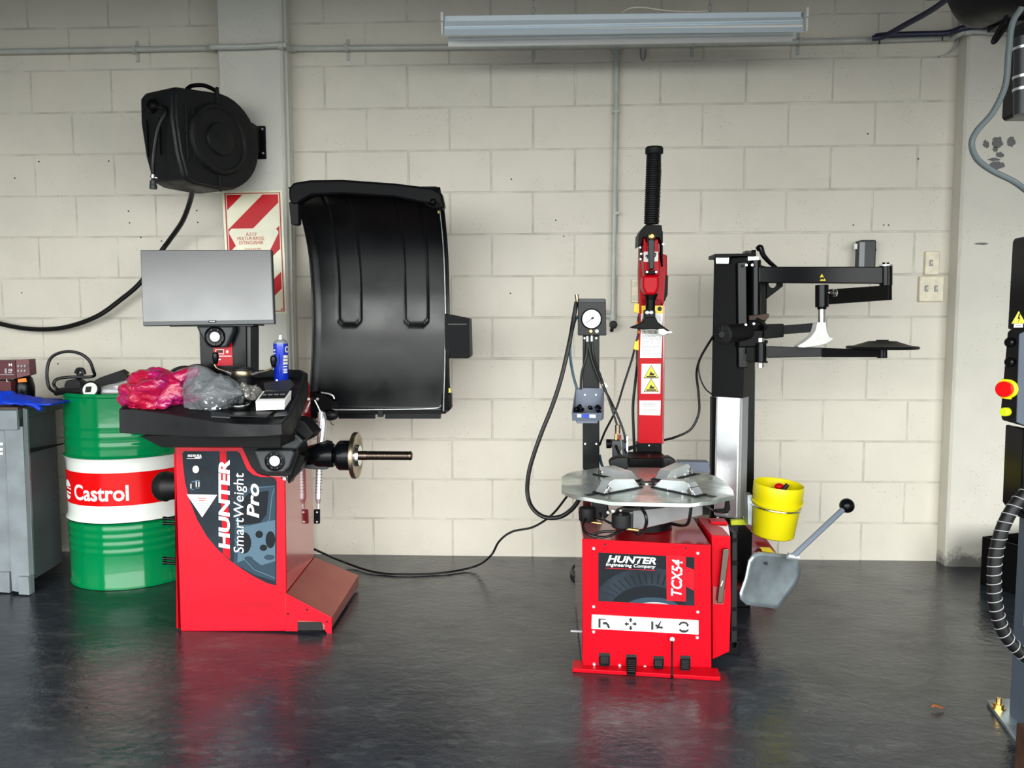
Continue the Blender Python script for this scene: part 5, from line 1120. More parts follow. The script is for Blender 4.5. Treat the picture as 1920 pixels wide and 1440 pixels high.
for i in range(22):
    u_1 = rnd.random(); v_1 = rnd.random(); base = a3.lerp(a2, .1+.8*u_1).lerp(f3.lerp(f2, .1+.8*u_1), .12+.75*v_1); p = base+Vector((0, 0, .012+.016*(i//8)+.010*rnd.random()))
    d = Vector((rnd.uniform(-1, 1), rnd.uniform(-1, 1), rnd.uniform(-.6, .8))).normalized(); q = MB(); q.lathe([(.007, 0), (.008, .003), (.008, .010), (.0045, .013), (.004, .020), (0, .020)], p-d*.01, d, 12)
    tag(q.build('tyre_valve', 'black_satin'), 'small black rubber tyre valve in the blue-grey bin', 'tyre valve', 'black tyre valves in the bin')
# red tower
YW = -.60
tw = tp('tower', [(1199, 560), (1243, 560), (1241, 832), (1197, 832)], YW, .05, 'red', .002)
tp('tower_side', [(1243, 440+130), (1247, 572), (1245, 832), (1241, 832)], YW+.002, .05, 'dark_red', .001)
tp('tower_sleeve', [(1195, 831), (1241, 831), (1241, 862), (1195, 862)], YW-.003, .06, 'black', .002); bolt(tc, P(1217, 835, YW-.003), (0, -1, 0), .004, 'silver', h=.002)
def wface(name, pxs, l, m_, par=tw): q = MB(); q.face([P(x, y, YW-l) for x, y in pxs]); return q.build(name, m_, par, smooth=False)
wface('yellow_label', [(1203, 573), (1243, 573), (1243, 588), (1203, 588)], .0008, 'yellow_sign')
wface('label', [(1202, 588), (1243, 588), (1240, 671), (1200, 671)], .0008, 'white')
wface('label_photo', [(1203, 620), (1240, 620), (1240, 626), (1203, 626)], .0012, 'foil')
q = MB(); rnd = random.Random(3)
y = 592.
while y < 668:
    if not 617 < y < 628:
        x = 1204.
        while x < 1237:
            w_ = rnd.uniform(2, 6)
            if rnd.random() < .8: q.face([P(x, y, YW-.0012), P(min(x+w_, 1239), y, YW-.0012), P(min(x+w_, 1239), y+.9, YW-.0012), P(x, y+.9, YW-.0012)])
            x += w_+1
    y += 2.6
q.build('label_text', 'letter_grey', tw, smooth=False)
wface('warning_label', [(1203, 682), (1239, 682), (1238, 738), (1202, 738)], .0008, 'white')
def tri(cx, cy, h, Y, l, par, sc=1.):
    for k, (s, m_) in enumerate(((1., 'letter_dark'), (.86, 'yellow_sign'))):
        q = MB(); hw = h*.58*s; q.face([P(cx, cy-h*.60*s, Y-l-.0004*k), P(cx+hw, cy+h*.42*s, Y-l-.0004*k), P(cx-hw, cy+h*.42*s, Y-l-.0004*k)]); q.build('warning_triangle', m_, par, smooth=False)
for cy in (699, 724):
    tri(1221, cy, 25, YW, .0014, tw)
q = MB()
for cy in (699, 724): 
    for pts in ([(1212, cy+6), (1230, cy+6), (1230, cy+8.5), (1212, cy+8.5)], [(1217, cy+5), (1220, cy-3), (1224, cy+1), (1228, cy+1), (1226, cy+5)]): q.face([P(x, y, YW-.0024) for x, y in pts])
q.build('warning_icon', 'letter_dark', tw, smooth=False)
wface('instruction_label', [(1199, 751), (1239, 751), (1238, 779), (1199, 778)], .0008, 'white')
q = MB(); 
for y in (755, 758, 761, 767, 770, 774): q.face([P(1203+rnd.uniform(0, 5), y, YW-.0012), P(1232+rnd.uniform(-4, 3), y, YW-.0012), P(1232, y+.9, YW-.0012), P(1204, y+.9, YW-.0012)])
q.build('label_text', 'letter_grey', tw, smooth=False)
MB().ball(P(1237, 579, YW-.001), .009, sc=(1, .15, 1)).build('label_dot_or_glint', 'letter_dark', tw)
tp('yellow_tag', [(1190, 568), (1200, 570), (1200, 588), (1188, 585)], YW+.01, .008, 'yellow_sign', .001)
tp('yellow_tag', [(1191, 637), (1200, 638), (1198, 657), (1188, 655)], YW+.01, .008, 'yellow_sign', .001)
cable('air_line', [(1199, 588, YW+.01), (1196, 600, YW+.01), (1197, 622, YW+.01), (1193, 640, YW+.01)], .004)
for x, y in ((1194, 605), (1198, 622)): MB().cyl(P(x, y-2, YW+.005), P(x+1, y+3, YW+.005), .005).build('orange_joint', 'orange', tc)
# swing head
tp('tower_head', [(1201, 446), (1234, 446), (1236, 474), (1250, 478), (1249, 520), (1247, 560), (1243, 575), (1200, 575), (1199, 510)], YW-.0, .07, 'red', .004)
tp('head_rear', [(1236, 478), (1251, 478), (1251, 520), (1247, 560), (1238, 560)], YW+.03, .06, 'red', .004)
tp('head_cover', [(1247, 516), (1253, 516), (1252, 552), (1246, 566), (1243, 565)], YW-.0, .05, 'black', .003)
tp('arm_casing', [(1206, 446), (1235, 448), (1238, 517), (1208, 518)], YW-.10, .10, 'red', .006)
tp('arm_nose', [(1206, 516), (1236, 516), (1236, 538), (1230, 553), (1211, 553), (1205, 538)], YW-.11, .10, 'red', .012, seg=3)
tp('arm_top', [(1203, 430), (1211, 421), (1241, 422), (1243, 450), (1240, 455), (1236, 446), (1206, 446), (1203, 458), (1197, 462), (1198, 440)], YW-.10, .12, 'black', .003)
tp('arm_bracket', [(1198, 440), (1205, 436), (1206, 486), (1202, 488)], YW-.06, .05, 'black', .002); tp('arm_bracket', [(1239, 430), (1243, 434), (1243, 500), (1240, 478)], YW-.06, .05, 'black', .002)
for x, y in ((1200, 464), (1201, 486), (1243, 458), (1202, 476)): bolt(tc, P(x, y, YW-.062), (0, -1, 0), .005, 'silver')
tp('arm_sticker', [(1207, 472), (1234, 472), (1234, 490), (1207, 491)], YW-.1012, .001, 'white')
q = MB(); q.pxprism([(1210, 479), (1215, 477), (1215, 485), (1213, 485), (1213, 481), (1210, 482)], YW-.1025, .001); q.pxprism([(1226, 474), (1231, 474), (1230, 479), (1228, 483), (1227, 481), (1228, 477), (1226, 477)], YW-.1025, .001); q.build('sticker_print', 'letter_dark', tc, smooth=False)
tp('handle', [(1215, 448), (1228, 448), (1227, 505), (1217, 506)], YW-.155, .022, 'black_satin', .005); tp('handle_mount', [(1213, 442), (1229, 442), (1229, 452), (1213, 452)], YW-.15, .05, 'black', .004)
tp('handle_base', [(1210, 507), (1232, 507), (1231, 514), (1211, 514)], YW-.14, .04, 'black', .003)
for x, y in ((1213, 510), (1230, 510)): bolt(tc, P(x, y, YW-.141), (0, -1, 0), .005, 'silver')
MB().lathe([(.013, 0), (.013, .008), (.008, .011), (.006, .009), (0, .009)], P(1222, 443, YW-.15), (0, -1, 0), 20).build('lock_button', 'brass', tc)
YH = YW-.06
h0, h1 = P(1221, 420, YH), P(1226, 287, YH)
q = MB(); pf = []; Lh = (h1-h0).length; nk = 32
for k in range(nk): z = Lh*k/nk; pf += [(.0255, z), (.0295, z+Lh/nk*.35), (.0295, z+Lh/nk*.6), (.0255, z+Lh/nk*.95)]
q.lathe(pf, h0, h1-h0, 28); q.build('bellow', 'rubber', tc)
MB().lathe([(.033, 0), (.035, .003), (.035, .022), (.030, .028), (0, .029)], P(1226.5, 289, YH), (0, -.05, 1), 28).build('bellow_cap', 'black_matte', tc)
for sgn, pts in ((-1, [(1216, 292), (1217, 320), (1215, 370), (1213, 418)]), (1, [(1237, 292), (1238, 320), (1237, 345), (1236, 380), (1234, 418)])):
    cpts = catmull(PL([(x, y, YH) for x, y in pts]), 10); q = MB()
    for i, p in enumerate(cpts):
        u = Vector((1, 0, .0)) if i % 2 else Vector((0, 1, 0)); q.tube([p+u*.0035*math.cos(t)+Vector((0, 0, .0065*math.sin(t))) for t in [2*math.pi*k/8 for k in range(9)]], .0012, n=5, sm=0, cap=False)
    q.build('chain', 'black', tc)
# mount head
YK = YW-.14
MB().cyl(P(1221, 550, YW-.06), P(1220, 562, YW-.06), .027, .021).cyl(P(1220, 562, YW-.06), P(1219, 582, YW-.06), .0185).lathe([(.0185, 0), (.021, .004), (.021, .012), (.019, .016)], P(1219, 583, YW-.06), (0, 0, -1), 24).build('tool_shaft', 'black', tc)
MB().pxprism([(1209, 581), (1229, 581), (1229, 594), (1227, 598), (1211, 598), (1209, 594)], YW-.09, .05).build('tool_clamp', 'black_matte', tc, bevel=.004)
for x in (1213.5, 1221): MB().lathe([(.008, 0), (.008, .004), (.005, .006), (0, .006)], P(x, 586, YW-.089), (0, -1, 0), 18).build('clamp_screw', 'silver', tc)
q = MB(); tpf = [(1209, 595), (1229, 594), (1234, 604), (1247, 614), (1258, 622), (1252, 628), (1240, 618), (1222, 617), (1206, 618), (1190, 616), (1183, 615), (1186, 612), (1197, 608), (1206, 603)]
q.pxprism(tpf, YW-.11, .06); q.build('mount_head', 'black', tc, bevel=.007, seg=3)
MB().pxprism([(1234, 617), (1244, 616), (1252, 621), (1260, 620), (1262, 625), (1252, 626), (1243, 629), (1235, 627)], YW-.112, .05).build('mount_tip', 'white_plastic', tc, bevel=.004)
tp('rear_bin', [(1273, 866), (1330, 867), (1332, 887), (1290, 886), (1274, 882)], -.72, .06, 'bin_blue', .002)
# helper arm tower
AX, AY = P(1372, 800, -.55).x, -.55
def rotbox(name, cx, cy, w, d, z0, z1, rz, m_, bev=.002): return MB().box((cx, cy, (z0+z1)/2), (w, d, z1-z0), rz=rz).build(name, m_, tc, bevel=bev)
RZ = math.radians(-33)
zk = P(1370, 745, -.6).z; zt3 = P(1370, 483, -.6).z; zb3 = P(1370, 975, -.62).z
rotbox('helper_column', AX, AY, .105, .105, zb3, zk+.02, RZ, 'alu', .010)
MB().box((AX, AY, (zb3+zk)/2), (.112, .075, zk-zb3-.002), rz=RZ).build('column_rail', 'letter_grey', tc, bevel=.002)
rotbox('column_sleeve', AX, AY, .132, .132, zk, zt3, RZ, 'black', .004)
MB().pxprism([(1398, 470), (1413, 470), (1416, 700), (1413, 970), (1398, 970)], -.50, .05).build('column_back', 'black_satin', tc, bevel=.002)
MB().pxprism([(1335, 745), (1344, 745), (1345, 972), (1333, 972)], -.53, .04).build('column_edge', 'black', tc, bevel=.002)
rotbox('column_foot', AX, AY, .13, .13, zb3-.02, zb3, RZ, 'black', .003)
for x, y in ((1346, 972), (1374, 978), (1396, 970)): bolt(tc, P(x, y, -.63), (0, -1, .0), .007, 'silver')
tp('column_cap', [(1340, 476), (1418, 475), (1418, 480), (1370, 481), (1368, 483), (1340, 483)], -.64, .12, 'black', .002)
tp('cap_sticker', [(1342, 483), (1367, 483), (1366, 494), (1343, 494)], -.625, .003, 'silver')
tp('cap_block', [(1402, 480), (1424, 480), (1424, 489), (1402, 489)], -.62, .04, 'silver', .002)
MB().cyl(P(1413, 475, -.6), P(1413, 469, -.6), .009).build('cap_stud', 'black', tc)
tp('slide_carriage', [(1383, 492), (1400, 490), (1402, 690), (1385, 690)], -.67, .04, 'black_satin', .004)
MB().cyl(P(1417, 488, -.66), P(1417, 590, -.66), .020, n=28).build('upper_hinge', 'black_satin', tc)
tp('carriage_plate', [(1400, 489), (1438, 500), (1438, 600), (1430, 608), (1430, 650), (1400, 655)], -.60, .04, 'black', .004)
MB().tube(PL([(1421, 467, -.62), (1426, 464, -.63), (1431, 478, -.63), (1442, 491, -.62), (1455, 502, -.6)]), lambda t: .012-.004*t).build('release_lever', 'black_satin', tc)
# gusset with round hole
q = MB(); ys_ = -.61; ov = [(1438, 530), (1468, 530), (1468, 536), (1440, 558)]
hole = [(1449+8*math.cos(t), 532+8*math.sin(t)) for t in [math.pi*i/10 for i in range(11)]]
poly = [(1438, 530), (1438, 560), (1442, 557), (1468, 537), (1468, 530), (1457, 530)] + [(1449+8*math.cos(t), 531+9*math.sin(t)) for t in [math.pi*i/10 for i in range(1, 10)]] + [(1441, 530)]
q.pxprism(poly, ys_, .012); q.build('gusset', 'black', tc)
a_ = MB(); a_.hexa([P(1423, 500, -.68), P(1668, 500, -.62), P(1668, 532, -.62), P(1423, 530, -.68)], [P(1423, 500, -.68)+Vector((0, .05, 0)), P(1668, 500, -.62)+Vector((0, .05, 0)), P(1668, 532, -.62)+Vector((0, .05, 0)), P(1423, 530, -.68)+Vector((0, .05, 0))]); ua = a_.build('upper_arm', 'black_satin', tc, bevel=.004)
MB().cyl(P(1661, 497, -.61), P(1661, 535, -.61), .024, n=28).build('arm_elbow', 'black_satin', tc); MB().cyl(P(1660, 496, -.61), P(1660, 499, -.61), .026, n=28).build('elbow_washer', 'silver', tc)
MB().cyl(P(1661, 535, -.61), P(1661, 563, -.61), .022, n=28).build('lower_elbow', 'black', tc)
for x in (1657, 1665): MB().cyl(P(x, 492, -.61), P(x, 497, -.61), .005).build('elbow_nut', 'black', tc)
MB().hexa([P(1552, 543, -.86), P(1665, 535, -.64), P(1665, 563, -.64), P(1552, 571, -.86)], [P(1552, 543, -.86)+Vector((-.02, .045, 0)), P(1665, 535, -.64)+Vector((-.02, .045, 0)), P(1665, 563, -.64)+Vector((-.02, .045, 0)), P(1552, 571, -.86)+Vector((-.02, .045, 0))]).build('swing_arm', 'black', tc, bevel=.003)
MB().cyl(P(1541, 534, -.86), P(1541, 576, -.86), .0235, n=32).build('arm_collar', 'black_satin', tc, bevel=.002)
MB().cyl(P(1541, 575, -.86), P(1541, 580, -.86), .016, n=28).build('collar_ring', 'black', tc)
MB().cyl(P(1541, 578, -.86), P(1541, 606, -.86), .0135, n=28).build('chrome_rod', 'chrome', tc)
MB().cyl(P(1552, 549, -.87), P(1562, 549, -.87), .006).lathe([(.008, -.003), (.014, 0), (.014, .006), (.005, .012)], P(1564, 549, -.88), (.5, -.7, 0), 18).build('wing_screw', 'chrome', tc)
# white press cone foot
cf = [(1533, 604), (1549, 604), (1551, 622), (1556, 632), (1562, 633), (1563, 637), (1549, 645), (1530, 649), (1508, 652), (1496, 651), (1497, 648), (1510, 640), (1522, 630), (1529, 620)]
MB().pxprism(cf, -.885, .05).build('press_foot', 'cone_white', tc, bevel=.010, seg=3)
tri(1541, 521, 15, -.6505, .0012, ua); q = MB(); q.pxprism([(1537, 521), (1542, 519), (1546, 521), (1544, 525), (1541, 523), (1538, 525)], -.6535, .0004); q.build('warning_icon', 'letter_dark', ua, smooth=False)
# middle arm, roller
tp('middle_arm_socket', [(1432, 608), (1470, 607), (1470, 632), (1432, 636)], -.66, .05, 'black', .003)
MB().hexa([P(1468, 610, -.64), P(1534, 605, -.56), P(1534, 622, -.56), P(1468, 627, -.64)], [P(1468, 610, -.60), P(1534, 605, -.52), P(1534, 622, -.52), P(1468, 627, -.60)]).build('middle_arm', 'grey_plastic', tc, bevel=.003)
ra, rb_ = P(1354, 627, -.78), P(1400, 622, -.66)
MB().lathe([(.030, 0), (.040, .004), (.041, .012), (.035, .016), (.034, (rb_-ra).length)], ra, rb_-ra, 36).build('roller', 'black_matte', tc)
MB().lathe([(.012, -.003), (.012, 0), (.004, .001), (0, .001)], ra, rb_-ra, 20).build('roller_hub', 'grey_plastic', tc)
rd = (rb_-ra).normalized(); ru, rv = frame(rd)
for k in range(12): t = 2*math.pi*k/12; MB().tube([ra-rd*.001+(ru*math.cos(t)+rv*math.sin(t))*.016, ra-rd*.0005+(ru*math.cos(t)+rv*math.sin(t))*.032], .0018, sm=0, n=5).build('roller_spoke', 'letter_dark', tc)
MB().tube(PL([(1418, 598, -.70), (1430, 606, -.71), (1438, 616, -.71)]), .008).build('lock_lever', 'black', tc)
MB().pxprism([(1405, 592), (1442, 588), (1442, 595), (1436, 600), (1405, 600)], -.66, .02).build('bracket_tab', 'wood_brown', tc)
for x, y in ((1398, 609), (1413, 607), (1399, 497), (1410, 497)): bolt(tc, P(x, y, -.70), (0, -1, 0), .006, 'silver')
tp('carriage_block', [(1385, 620), (1432, 618), (1432, 650), (1385, 652)], -.68, .08, 'black', .006)
# lower arm and disc
MB().cyl(P(1427, 643, -.68), P(1427, 678, -.68), .021, n=28).build('lower_hinge', 'black_satin', tc)
for y0, y1 in ((634, 641), (681, 689)): MB().cyl(P(1427, y0, -.68), P(1427, y1, -.68), .012, n=6).build('hinge_nut', 'chrome', tc)
tp('hinge_bracket', [(1392, 640), (1440, 638), (1440, 644), (1418, 645), (1418, 676), (1440, 677), (1440, 681), (1392, 678)], -.67, .05, 'black', .003)
MB().hexa([P(1438, 649, -.70), P(1542, 652, -.76), P(1542, 669, -.76), P(1438, 671, -.70)], [P(1438, 649, -.665), P(1542, 652, -.725), P(1542, 669, -.725), P(1438, 671, -.665)]).build('lower_arm', 'black_satin', tc, bevel=.003)
MB().hexa([P(1540, 652, -.775), P(1650, 656, -.68), P(1650, 670, -.68), P(1540, 670, -.775)], [P(1540, 652, -.735), P(1650, 656, -.64), P(1650, 670, -.64), P(1540, 670, -.735)]).build('disc_arm', 'black_satin', tc, bevel=.003)
MB().cyl(P(1654, 654, -.66), P(1654, 671, -.66), .019, n=24).build('disc_bearing', 'black_satin', tc)
MB().lathe([(.130, -.005), (.134, .0), (.130, .006), (.118, .004), (.055, .024), (.052, .026), (.024, .027), (.022, .031), (0, .031)], P(1654, 652, -.66), (0, 0, 1), 56).build('press_disc', 'rubber', tc)
cable('power_cable', [(1343, 622, -.60), (1328, 645, -.56), (1313, 672, -.5), (1306, 700, -.46), (1310, 740, -.45), (1310, 775, -.45), (1295, 805, -.45), (1265, 820, -.46), (1241, 826, -.5)], .0052)
cable('power_cable', [(1340, 625, -.60), (1325, 650, -.56), (1311, 680, -.52), (1312, 705, -.52), (1322, 728, -.54), (1338, 742, -.56)], .003)
tp('small_bracket', [(1176, 838), (1196, 833), (1196, 838), (1178, 846)], -.60, .005, 'black')
# bead breaker shovel
sh = [(1424, 1036), (1482, 1041), (1495, 1047), (1500, 1060), (1500, 1080), (1494, 1095), (1460, 1142), (1452, 1142), (1400, 1135), (1388, 1124), (1387, 1112), (1398, 1085), (1404, 1052), (1413, 1040)]
sv = [P(x, y, -1.0+.0014*(x-1440)) for x, y in sh]
q = MB(); cs = sum(sv, Vector())/len(sv); n = len(sv)
def bulge(p): r = 1-min(1, ((p.x-cs.x)**2+(p.z-cs.z)**2)/.02); return p+Vector((0, .02*r, 0))
rings = [[q.bm.verts.new(bulge(cs.lerp(p, s))) for p in sv] for s in (1, .85, .65, .4, .2)]
for A_, B_ in zip(rings, rings[1:]):
    for i in range(n): q.bm.faces.new((A_[i], A_[(i+1) % n], B_[(i+1) % n], B_[i]))
q.bm.faces.new(rings[-1]); q.build('bead_breaker_shovel', 'steel_dirty', tc, solid=.006)
for x, y in ((1436, 1056), (1414, 1112)): MB().lathe([(.006, 0), (.006, .004), (0, .004)], P(x, y, -1.006), (0, -1, 0), 14).build('shovel_bolt', 'letter_dark', tc)
MB().tube([P(1488, 1042, -.99), P(1583, 953, -.90)], .0105, sm=0).build('shovel_handle', 'post_light', tc)
MB().ball(P(1588, 948, -.895), .027, n=28).build('handle_ball', 'black_satin', tc)
MB().cyl(P(1477, 1042, -.985), P(1497, 1045, -.985), .012).build('handle_socket', 'silver', tc)
MB().tube([P(1440, 1060, -.96), P(1420, 1080, -.80), P(1400, 1100, -.72), (.86, -.80, .14)], .018, sm=3).build('shovel_arm', 'dark_red', tc)
# lever bar in the side pocket
bar = thing('tyre_lever', 'flat dark steel tyre lever standing in the side pocket of the red changer', 'tyre lever', P(1350, 1130, -1.22))
MB().pxprism([(1356, 1030), (1366, 1029), (1368, 1033), (1356, 1131), (1345, 1131)], -1.222, .012).build('lever_bar', 'thread', bar, bevel=.003)
q = MB(); q.face([P(x, y, -1.2225) for x, y in ((1354, 1089), (1356, 1089), (1353, 1099), (1351, 1099))]); q.build('stamp_mark', 'silver', bar, smooth=False)
# yellow bucket on ring
bc0 = P(1449, 1003, -.72); bct = P(1457, 905, -.72); rb0 = (P(1488, 990, -.72)-P(1411, 990, -.72)).length/2; rb1 = (P(1502, 915, -.72)-P(1410, 915, -.72)).length/2
bk_ = thing('bucket', 'bright yellow plastic bucket held in a steel ring beside the helper column', 'bucket', bc0)
axb = (bct-bc0).normalized(); axb = Vector((.07, -.06, 1)).normalized(); Hb = (bct-bc0).length+.0
MB().lathe([(rb0*.93, 0), (rb0, .005), (rb1*.945, Hb*.60), (rb1*.965, Hb*.62), (rb1*.975, Hb*.76), (rb1*.99, Hb*.78), (rb1*1.0, Hb*.98), (rb1*.98, Hb), (rb1*.94, Hb*.985), (rb1*.90, Hb*.6), (rb0*.9, .012), (0, .012)], bc0+Vector((0, 0, .0)), axb, 56).build('bucket_body', 'yellow', bk_)
q = MB(); hb = [bc0+axb*(Hb*(.70-.10*math.sin(math.pi*i/16)))+Vector((rb1*1.01*math.cos(math.pi+math.pi*i/16), rb1*1.01*math.sin(math.pi+math.pi*i/16), 0)) for i in range(17)]
q.tube(hb, .0035, sm=0); q.build('bucket_bail', 'yellow', bk_)
q = MB(); cr_ = bc0+axb*Hb*.575; u1, v1 = frame(axb); q.tube([cr_+(u1*math.cos(t)+v1*math.sin(t))*(rb1*1.0) for t in [2*math.pi*i/40 for i in range(41)]], .0038, sm=0); q.build('bucket_ring', 'chrome', tc)
tp('ring_bracket', [(1401, 928), (1411, 928), (1412, 944), (1410, 986), (1402, 984)], -.72, .05, 'steel_dirty', .002)
q = MB(); q.tube([P(1447, 945, -.70), P(1477, 908, -.70)], .0085, sm=0); tag(q.build('steel_bar', 'letter_dark'), 'dark rounded bar sticking up inside the yellow bucket', 'bar')
q = MB(); q.ball(P(1461, 912, -.68), .016, sc=(1.2, 1, .8)).cyl(P(1461, 914, -.68), P(1455, 960, -.70), .008); tag(q.build('tool_handle', 'drum_red'), 'red tool handle end inside the yellow bucket', 'tool')

# cable on the floor between the machines
m = MB(); rr_ = .0052
fl_pts = [P(590, 1030, -.50), G(640, 1052, .03), G(700, 1072, .008), G(760, 1077, .007), G(830, 1074, .007), G(890, 1062, .02), P(920, 1042, -.35), P(936, 1015, -.30), P(960, 997, -.28), P(1000, 988, -.28), P(1035, 965, -.32), P(1062, 932, -.42), P(1075, 915, -.5)]
tag(m.tube(fl_pts, rr_).build('power_cable', 'hose_black'), 'thin black cable sagging over the floor between balancer and tyre changer', 'cable')
m = MB(); m.tube([G(1120, 1062, .02), G(1085, 1058, .02), G(1072, 1068, .012), G(1076, 1080, .012), G(1094, 1086, .012), G(1140, 1090, .012)], .008); tag(m.build('floor_hose', 'hose_black'), 'short loop of black hose on the floor left of the tyre changer', 'hose')
tp('floor_bolt', [(1070, 1182), (1095, 1183), (1095, 1186), (1070, 1185)], -1.22, .004, 'letter_grey')

# ================================================================== right foreground: vehicle lift post
YL = -1.45
lift = thing('vehicle_lift', 'blue-grey vehicle lift post with black control box at the right edge', 'vehicle lift', (1.7, -1.65, 0))
lx = G(1893, 1372).x
PXc = 1.645
pb = G(1891, 1346)
MB().bb(pb.x, 1.95, pb.y-.26, pb.y, .012, 3.2).build('post', 'post_grey', lift, bevel=.004)
MB().bb(pb.x-.004, pb.x+.01, pb.y-.22, pb.y-.05, .3, 3.0).build('post_channel', 'post_light', lift, bevel=.002)
MB().prism([G(1850, 1320), G(1880, 1316), Vector((1.95, -1.43, 0)), Vector((1.95, -1.80, 0)), G(1935, 1425), G(1900, 1388)], (0, 0, .012)).build('base_plate', 'steel_dirty', lift, bevel=.002)
bp_ = G(1872, 1328, .012); MB().lathe([(.020, 0), (.020, .003), (.014, .003), (.014, .014), (.0075, .015), (.0075, .032), (0, .032)], bp_, (0, 0, 1), 6).build('anchor_bolt', 'brass', lift)
# control box
YX = pb.y-.02
MB().pxprism([(1900, 447), (1960, 443), (1960, 620), (1888, 618), (1897, 455)], YX, -.10).build('upper_cover', 'black_satin', lift, bevel=.006)
MB().pxprism([(1888, 622), (1898, 615), (1960, 618), (1960, 800), (1915, 798), (1877, 787), (1875, 770)], YX-.02, -.08).build('control_box', 'black_matte', lift, bevel=.005)
MB().hexa([P(1910, 626, YX-.13), P(1960, 605, YX-.16), P(1960, 815, YX-.16), P(1905, 792, YX-.13)], [P(1912, 626, YX-.09), P(1960, 605, YX-.12), P(1960, 815, YX-.12), P(1907, 792, YX-.09)]).build('box_front', 'post_grey', lift, bevel=.003)
MB().pxprism([(1884, 795), (1912, 800), (1912, 968), (1893, 962), (1878, 940)], YX, -.09).build('lower_cover', 'black_satin', lift, bevel=.006)
for y in (642, 679): MB().lathe([(.013, 0), (.013, .012), (.009, .016), (0, .016)], P(1897, y, YX-.10), (-.9, -.4, 0), 20).build('push_button', 'black_satin', lift)
MB().lathe([(.012, 0), (.012, .014), (.010, .018), (0, .018)], P(1889, 772, YX-.10), (-.9, -.4, 0), 20).build('key_switch', 'lime', lift)
MB().pxprism([(1886, 711), (1898, 712), (1897, 749), (1885, 748)], YX-.115, .02).build('switch_plate', 'yellow', lift, bevel=.001)
sw = P(1890, 729, YX-.11); MB().lathe([(.026, 0), (.026, .012), (.020, .014)], sw, (-.8, -.6, 0), 30).build('switch_ring', 'yellow', lift)
MB().lathe([(.021, .012), (.021, .026), (.019, .028), (0, .028)], sw, (-.8, -.6, 0), 30).build('switch_knob', 'drum_red', lift)
tri(1910, 597, 26, YX-.1005, .0, lift); q = MB(); q.pxprism([(1911, 588), (1908, 598), (1911, 598), (1908, 606), (1914, 595), (1911, 595), (1914, 588)], YX-.1025, .0004); q.build('warning_icon', 'letter_dark', lift, smooth=False)
MB().pxprism([(1902, 607), (1918, 607), (1918, 614), (1901, 614)], YX-.1015, .001).build('voltage_label', 'white', lift, smooth=False)
q = MB(); q.pxprism([(1904, 609.5), (1914, 609.5), (1914, 611.5), (1904, 611.5)], YX-.1025, .0004); q.build('label_text', 'letter_grey', lift, smooth=False)
# upper unit
MB().pxprism([(1886, 62), (1905, 50), (1960, 50), (1960, 228), (1882, 228), (1877, 222)], YX, -.10).build('upper_unit', 'black_satin', lift, bevel=.005)
MB().cyl(P(1918, 70, YX-.11), P(1918, 215, YX-.11), .022, n=24).build('cylinder', 'grey_plastic', lift)
for y in (88, 142, 165): MB().cyl(P(1918, y, YX-.11), P(1918, y+5, YX-.11), .024, n=24).build('cylinder_band', 'silver', lift)
MB().tube(PL([(1915, 15, YX-.15), (1898, 45, YX-.15), (1891, 100, YX-.15), (1885, 160, YX-.15), (1862, 210, YX-.15), (1832, 245, YX-.15), (1822, 270, YX-.15), (1832, 298, YX-.14), (1860, 320, YX-.13), (1900, 340, YX-.13), (1925, 358, YX-.12)]), .0076).build('grey_cable', 'hose_grey', lift)
q = MB().tube(PL([(1888, 30, -1.3), (1878, 48, -1.3), (1864, 72, -1.3), (1862, 79, -1.3), (1868, 76, -1.3), (1885, 52, -1.3), (1895, 38, -1.3)]), .006); q.build('cable_tie', 'rubber', lift)
# overhead reel
orl = thing('hose_reel', 'large black reel casing cut off by the top right corner', 'hose reel', P(1860, 10, -1.2))
q = MB(); q.lathe([(.10, -.10), (.155, -.085), (.165, -.06), (.165, .06), (.155, .085), (.10, .10), (0, .10)], P(1868, -60, -1.15), (.55, -.83, 0), 48); q.build('casing', 'black_plastic', orl)
q = MB(); q.lathe([(.12, .0), (.115, .02), (.10, .03), (0, .03)], P(1868, -60, -1.15)+Vector((.55, -.83, 0)).normalized()*.09, (.55, -.83, 0), 40); q.build('hub_cover', 'grey_plastic', orl)
q = MB(); q.box(P(1900, -10, -1.12), (.1, .1, .2)); q.bb(1.55, 1.72, -1.30, -1.0, 2.25, HZ); q.build('hanging_bracket', 'black', orl)
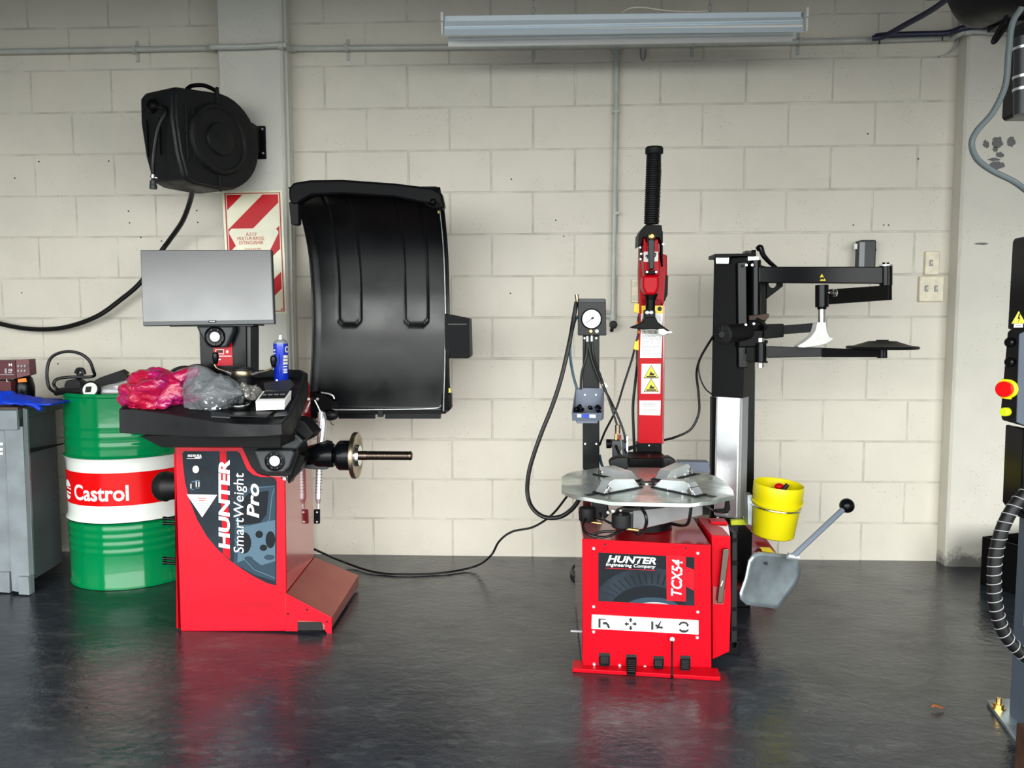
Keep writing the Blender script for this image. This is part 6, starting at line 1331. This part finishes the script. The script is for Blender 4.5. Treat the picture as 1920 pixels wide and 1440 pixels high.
# spiral wrapped hose
q = MB(); sp_pts = PL([(1945, 905, YX-.16), (1905, 945, YX-.16), (1880, 990, YX-.16), (1867, 1040, YX-.16), (1864, 1090, YX-.16), (1868, 1140, YX-.16), (1882, 1185, YX-.16), (1905, 1215, YX-.16), (1945, 1250, YX-.16)])
q.tube(sp_pts, .0165, n=14); sh_ = q.build('spiral_hose', 'rubber'); tag(sh_, 'thick black hose with spiral wrap curving in front of the lift post', 'hose')
cp = catmull(sp_pts, 14); q = MB(); hel = []; u = None; acc = 0
for i in range(len(cp)-1):
    for k in range(6):
        p = cp[i].lerp(cp[i+1], k/6); d = (cp[i+1]-cp[i]).normalized()
        if u is None: u, _ = frame(d)
        u = (u-d*u.dot(d)).normalized(); v = d.cross(u); acc += (cp[i+1]-cp[i]).length/6; t = acc/.024*2*math.pi; hel.append(p+(u*math.cos(t)+v*math.sin(t))*.0172)
q.tube(hel, .0013, n=5, sm=0); q.build('spiral_gap', 'letter_grey', sh_)
# black crate against the pillar, wood block, leaf
bxa = [G(1838, 1094), G(1894, 1112), Vector((2.62, -.42, 0)), Vector((2.62, -.13, 0)), Vector((2.22, -.12, 0))]
cr = thing('black_crate', 'open black crate on the floor in front of the right pillar', 'crate', bxa[1])
c1, c2, c3, c4 = Vector((2.193, -.332, 0)), Vector((2.275, -.47, 0)), Vector((2.62, -.42, 0)), Vector((2.56, -.20, 0)); HH = .215
for a_, b__ in ((c1, c2), (c2, c3), (c3, c4), (c4, c1)):
    d = (b__-a_).normalized(); n_ = Vector((-d.y, d.x, 0))*.004; MB().prism([a_, b__, b__+Vector((0, 0, HH)), a_+Vector((0, 0, HH))], n_).build('crate_wall', 'black', cr)
MB().prism([c1, c2, c3, c4], (0, 0, .004)).build('crate_floor', 'black', cr)
q = MB(); wx_ = P(1903, 1400, -1.86).x
q.bb(wx_, 1.85, -1.95, -1.86, 0, P(1903, 1354, -1.86).z); tag(q.build('wood_block', 'wood_brown', bevel=.003), 'brown timber block at the bottom right corner beside the lift base', 'wood block')
q = MB(); lp = G(1758, 1328, .007); q.grid(lambda u, v: lp+Vector(((u-.5)*.038, (v-.5)*.020*math.sin(math.pi*max(.02, min(.98, u))), .004*abs(v-.5)*2+.003*math.sin(u*5)+.002)), 10, 4); tag(q.build('leaf', 'leaf', solid=.0008), 'small dry orange-brown leaf lying on the dark floor', 'leaf')
rnd = random.Random(8)
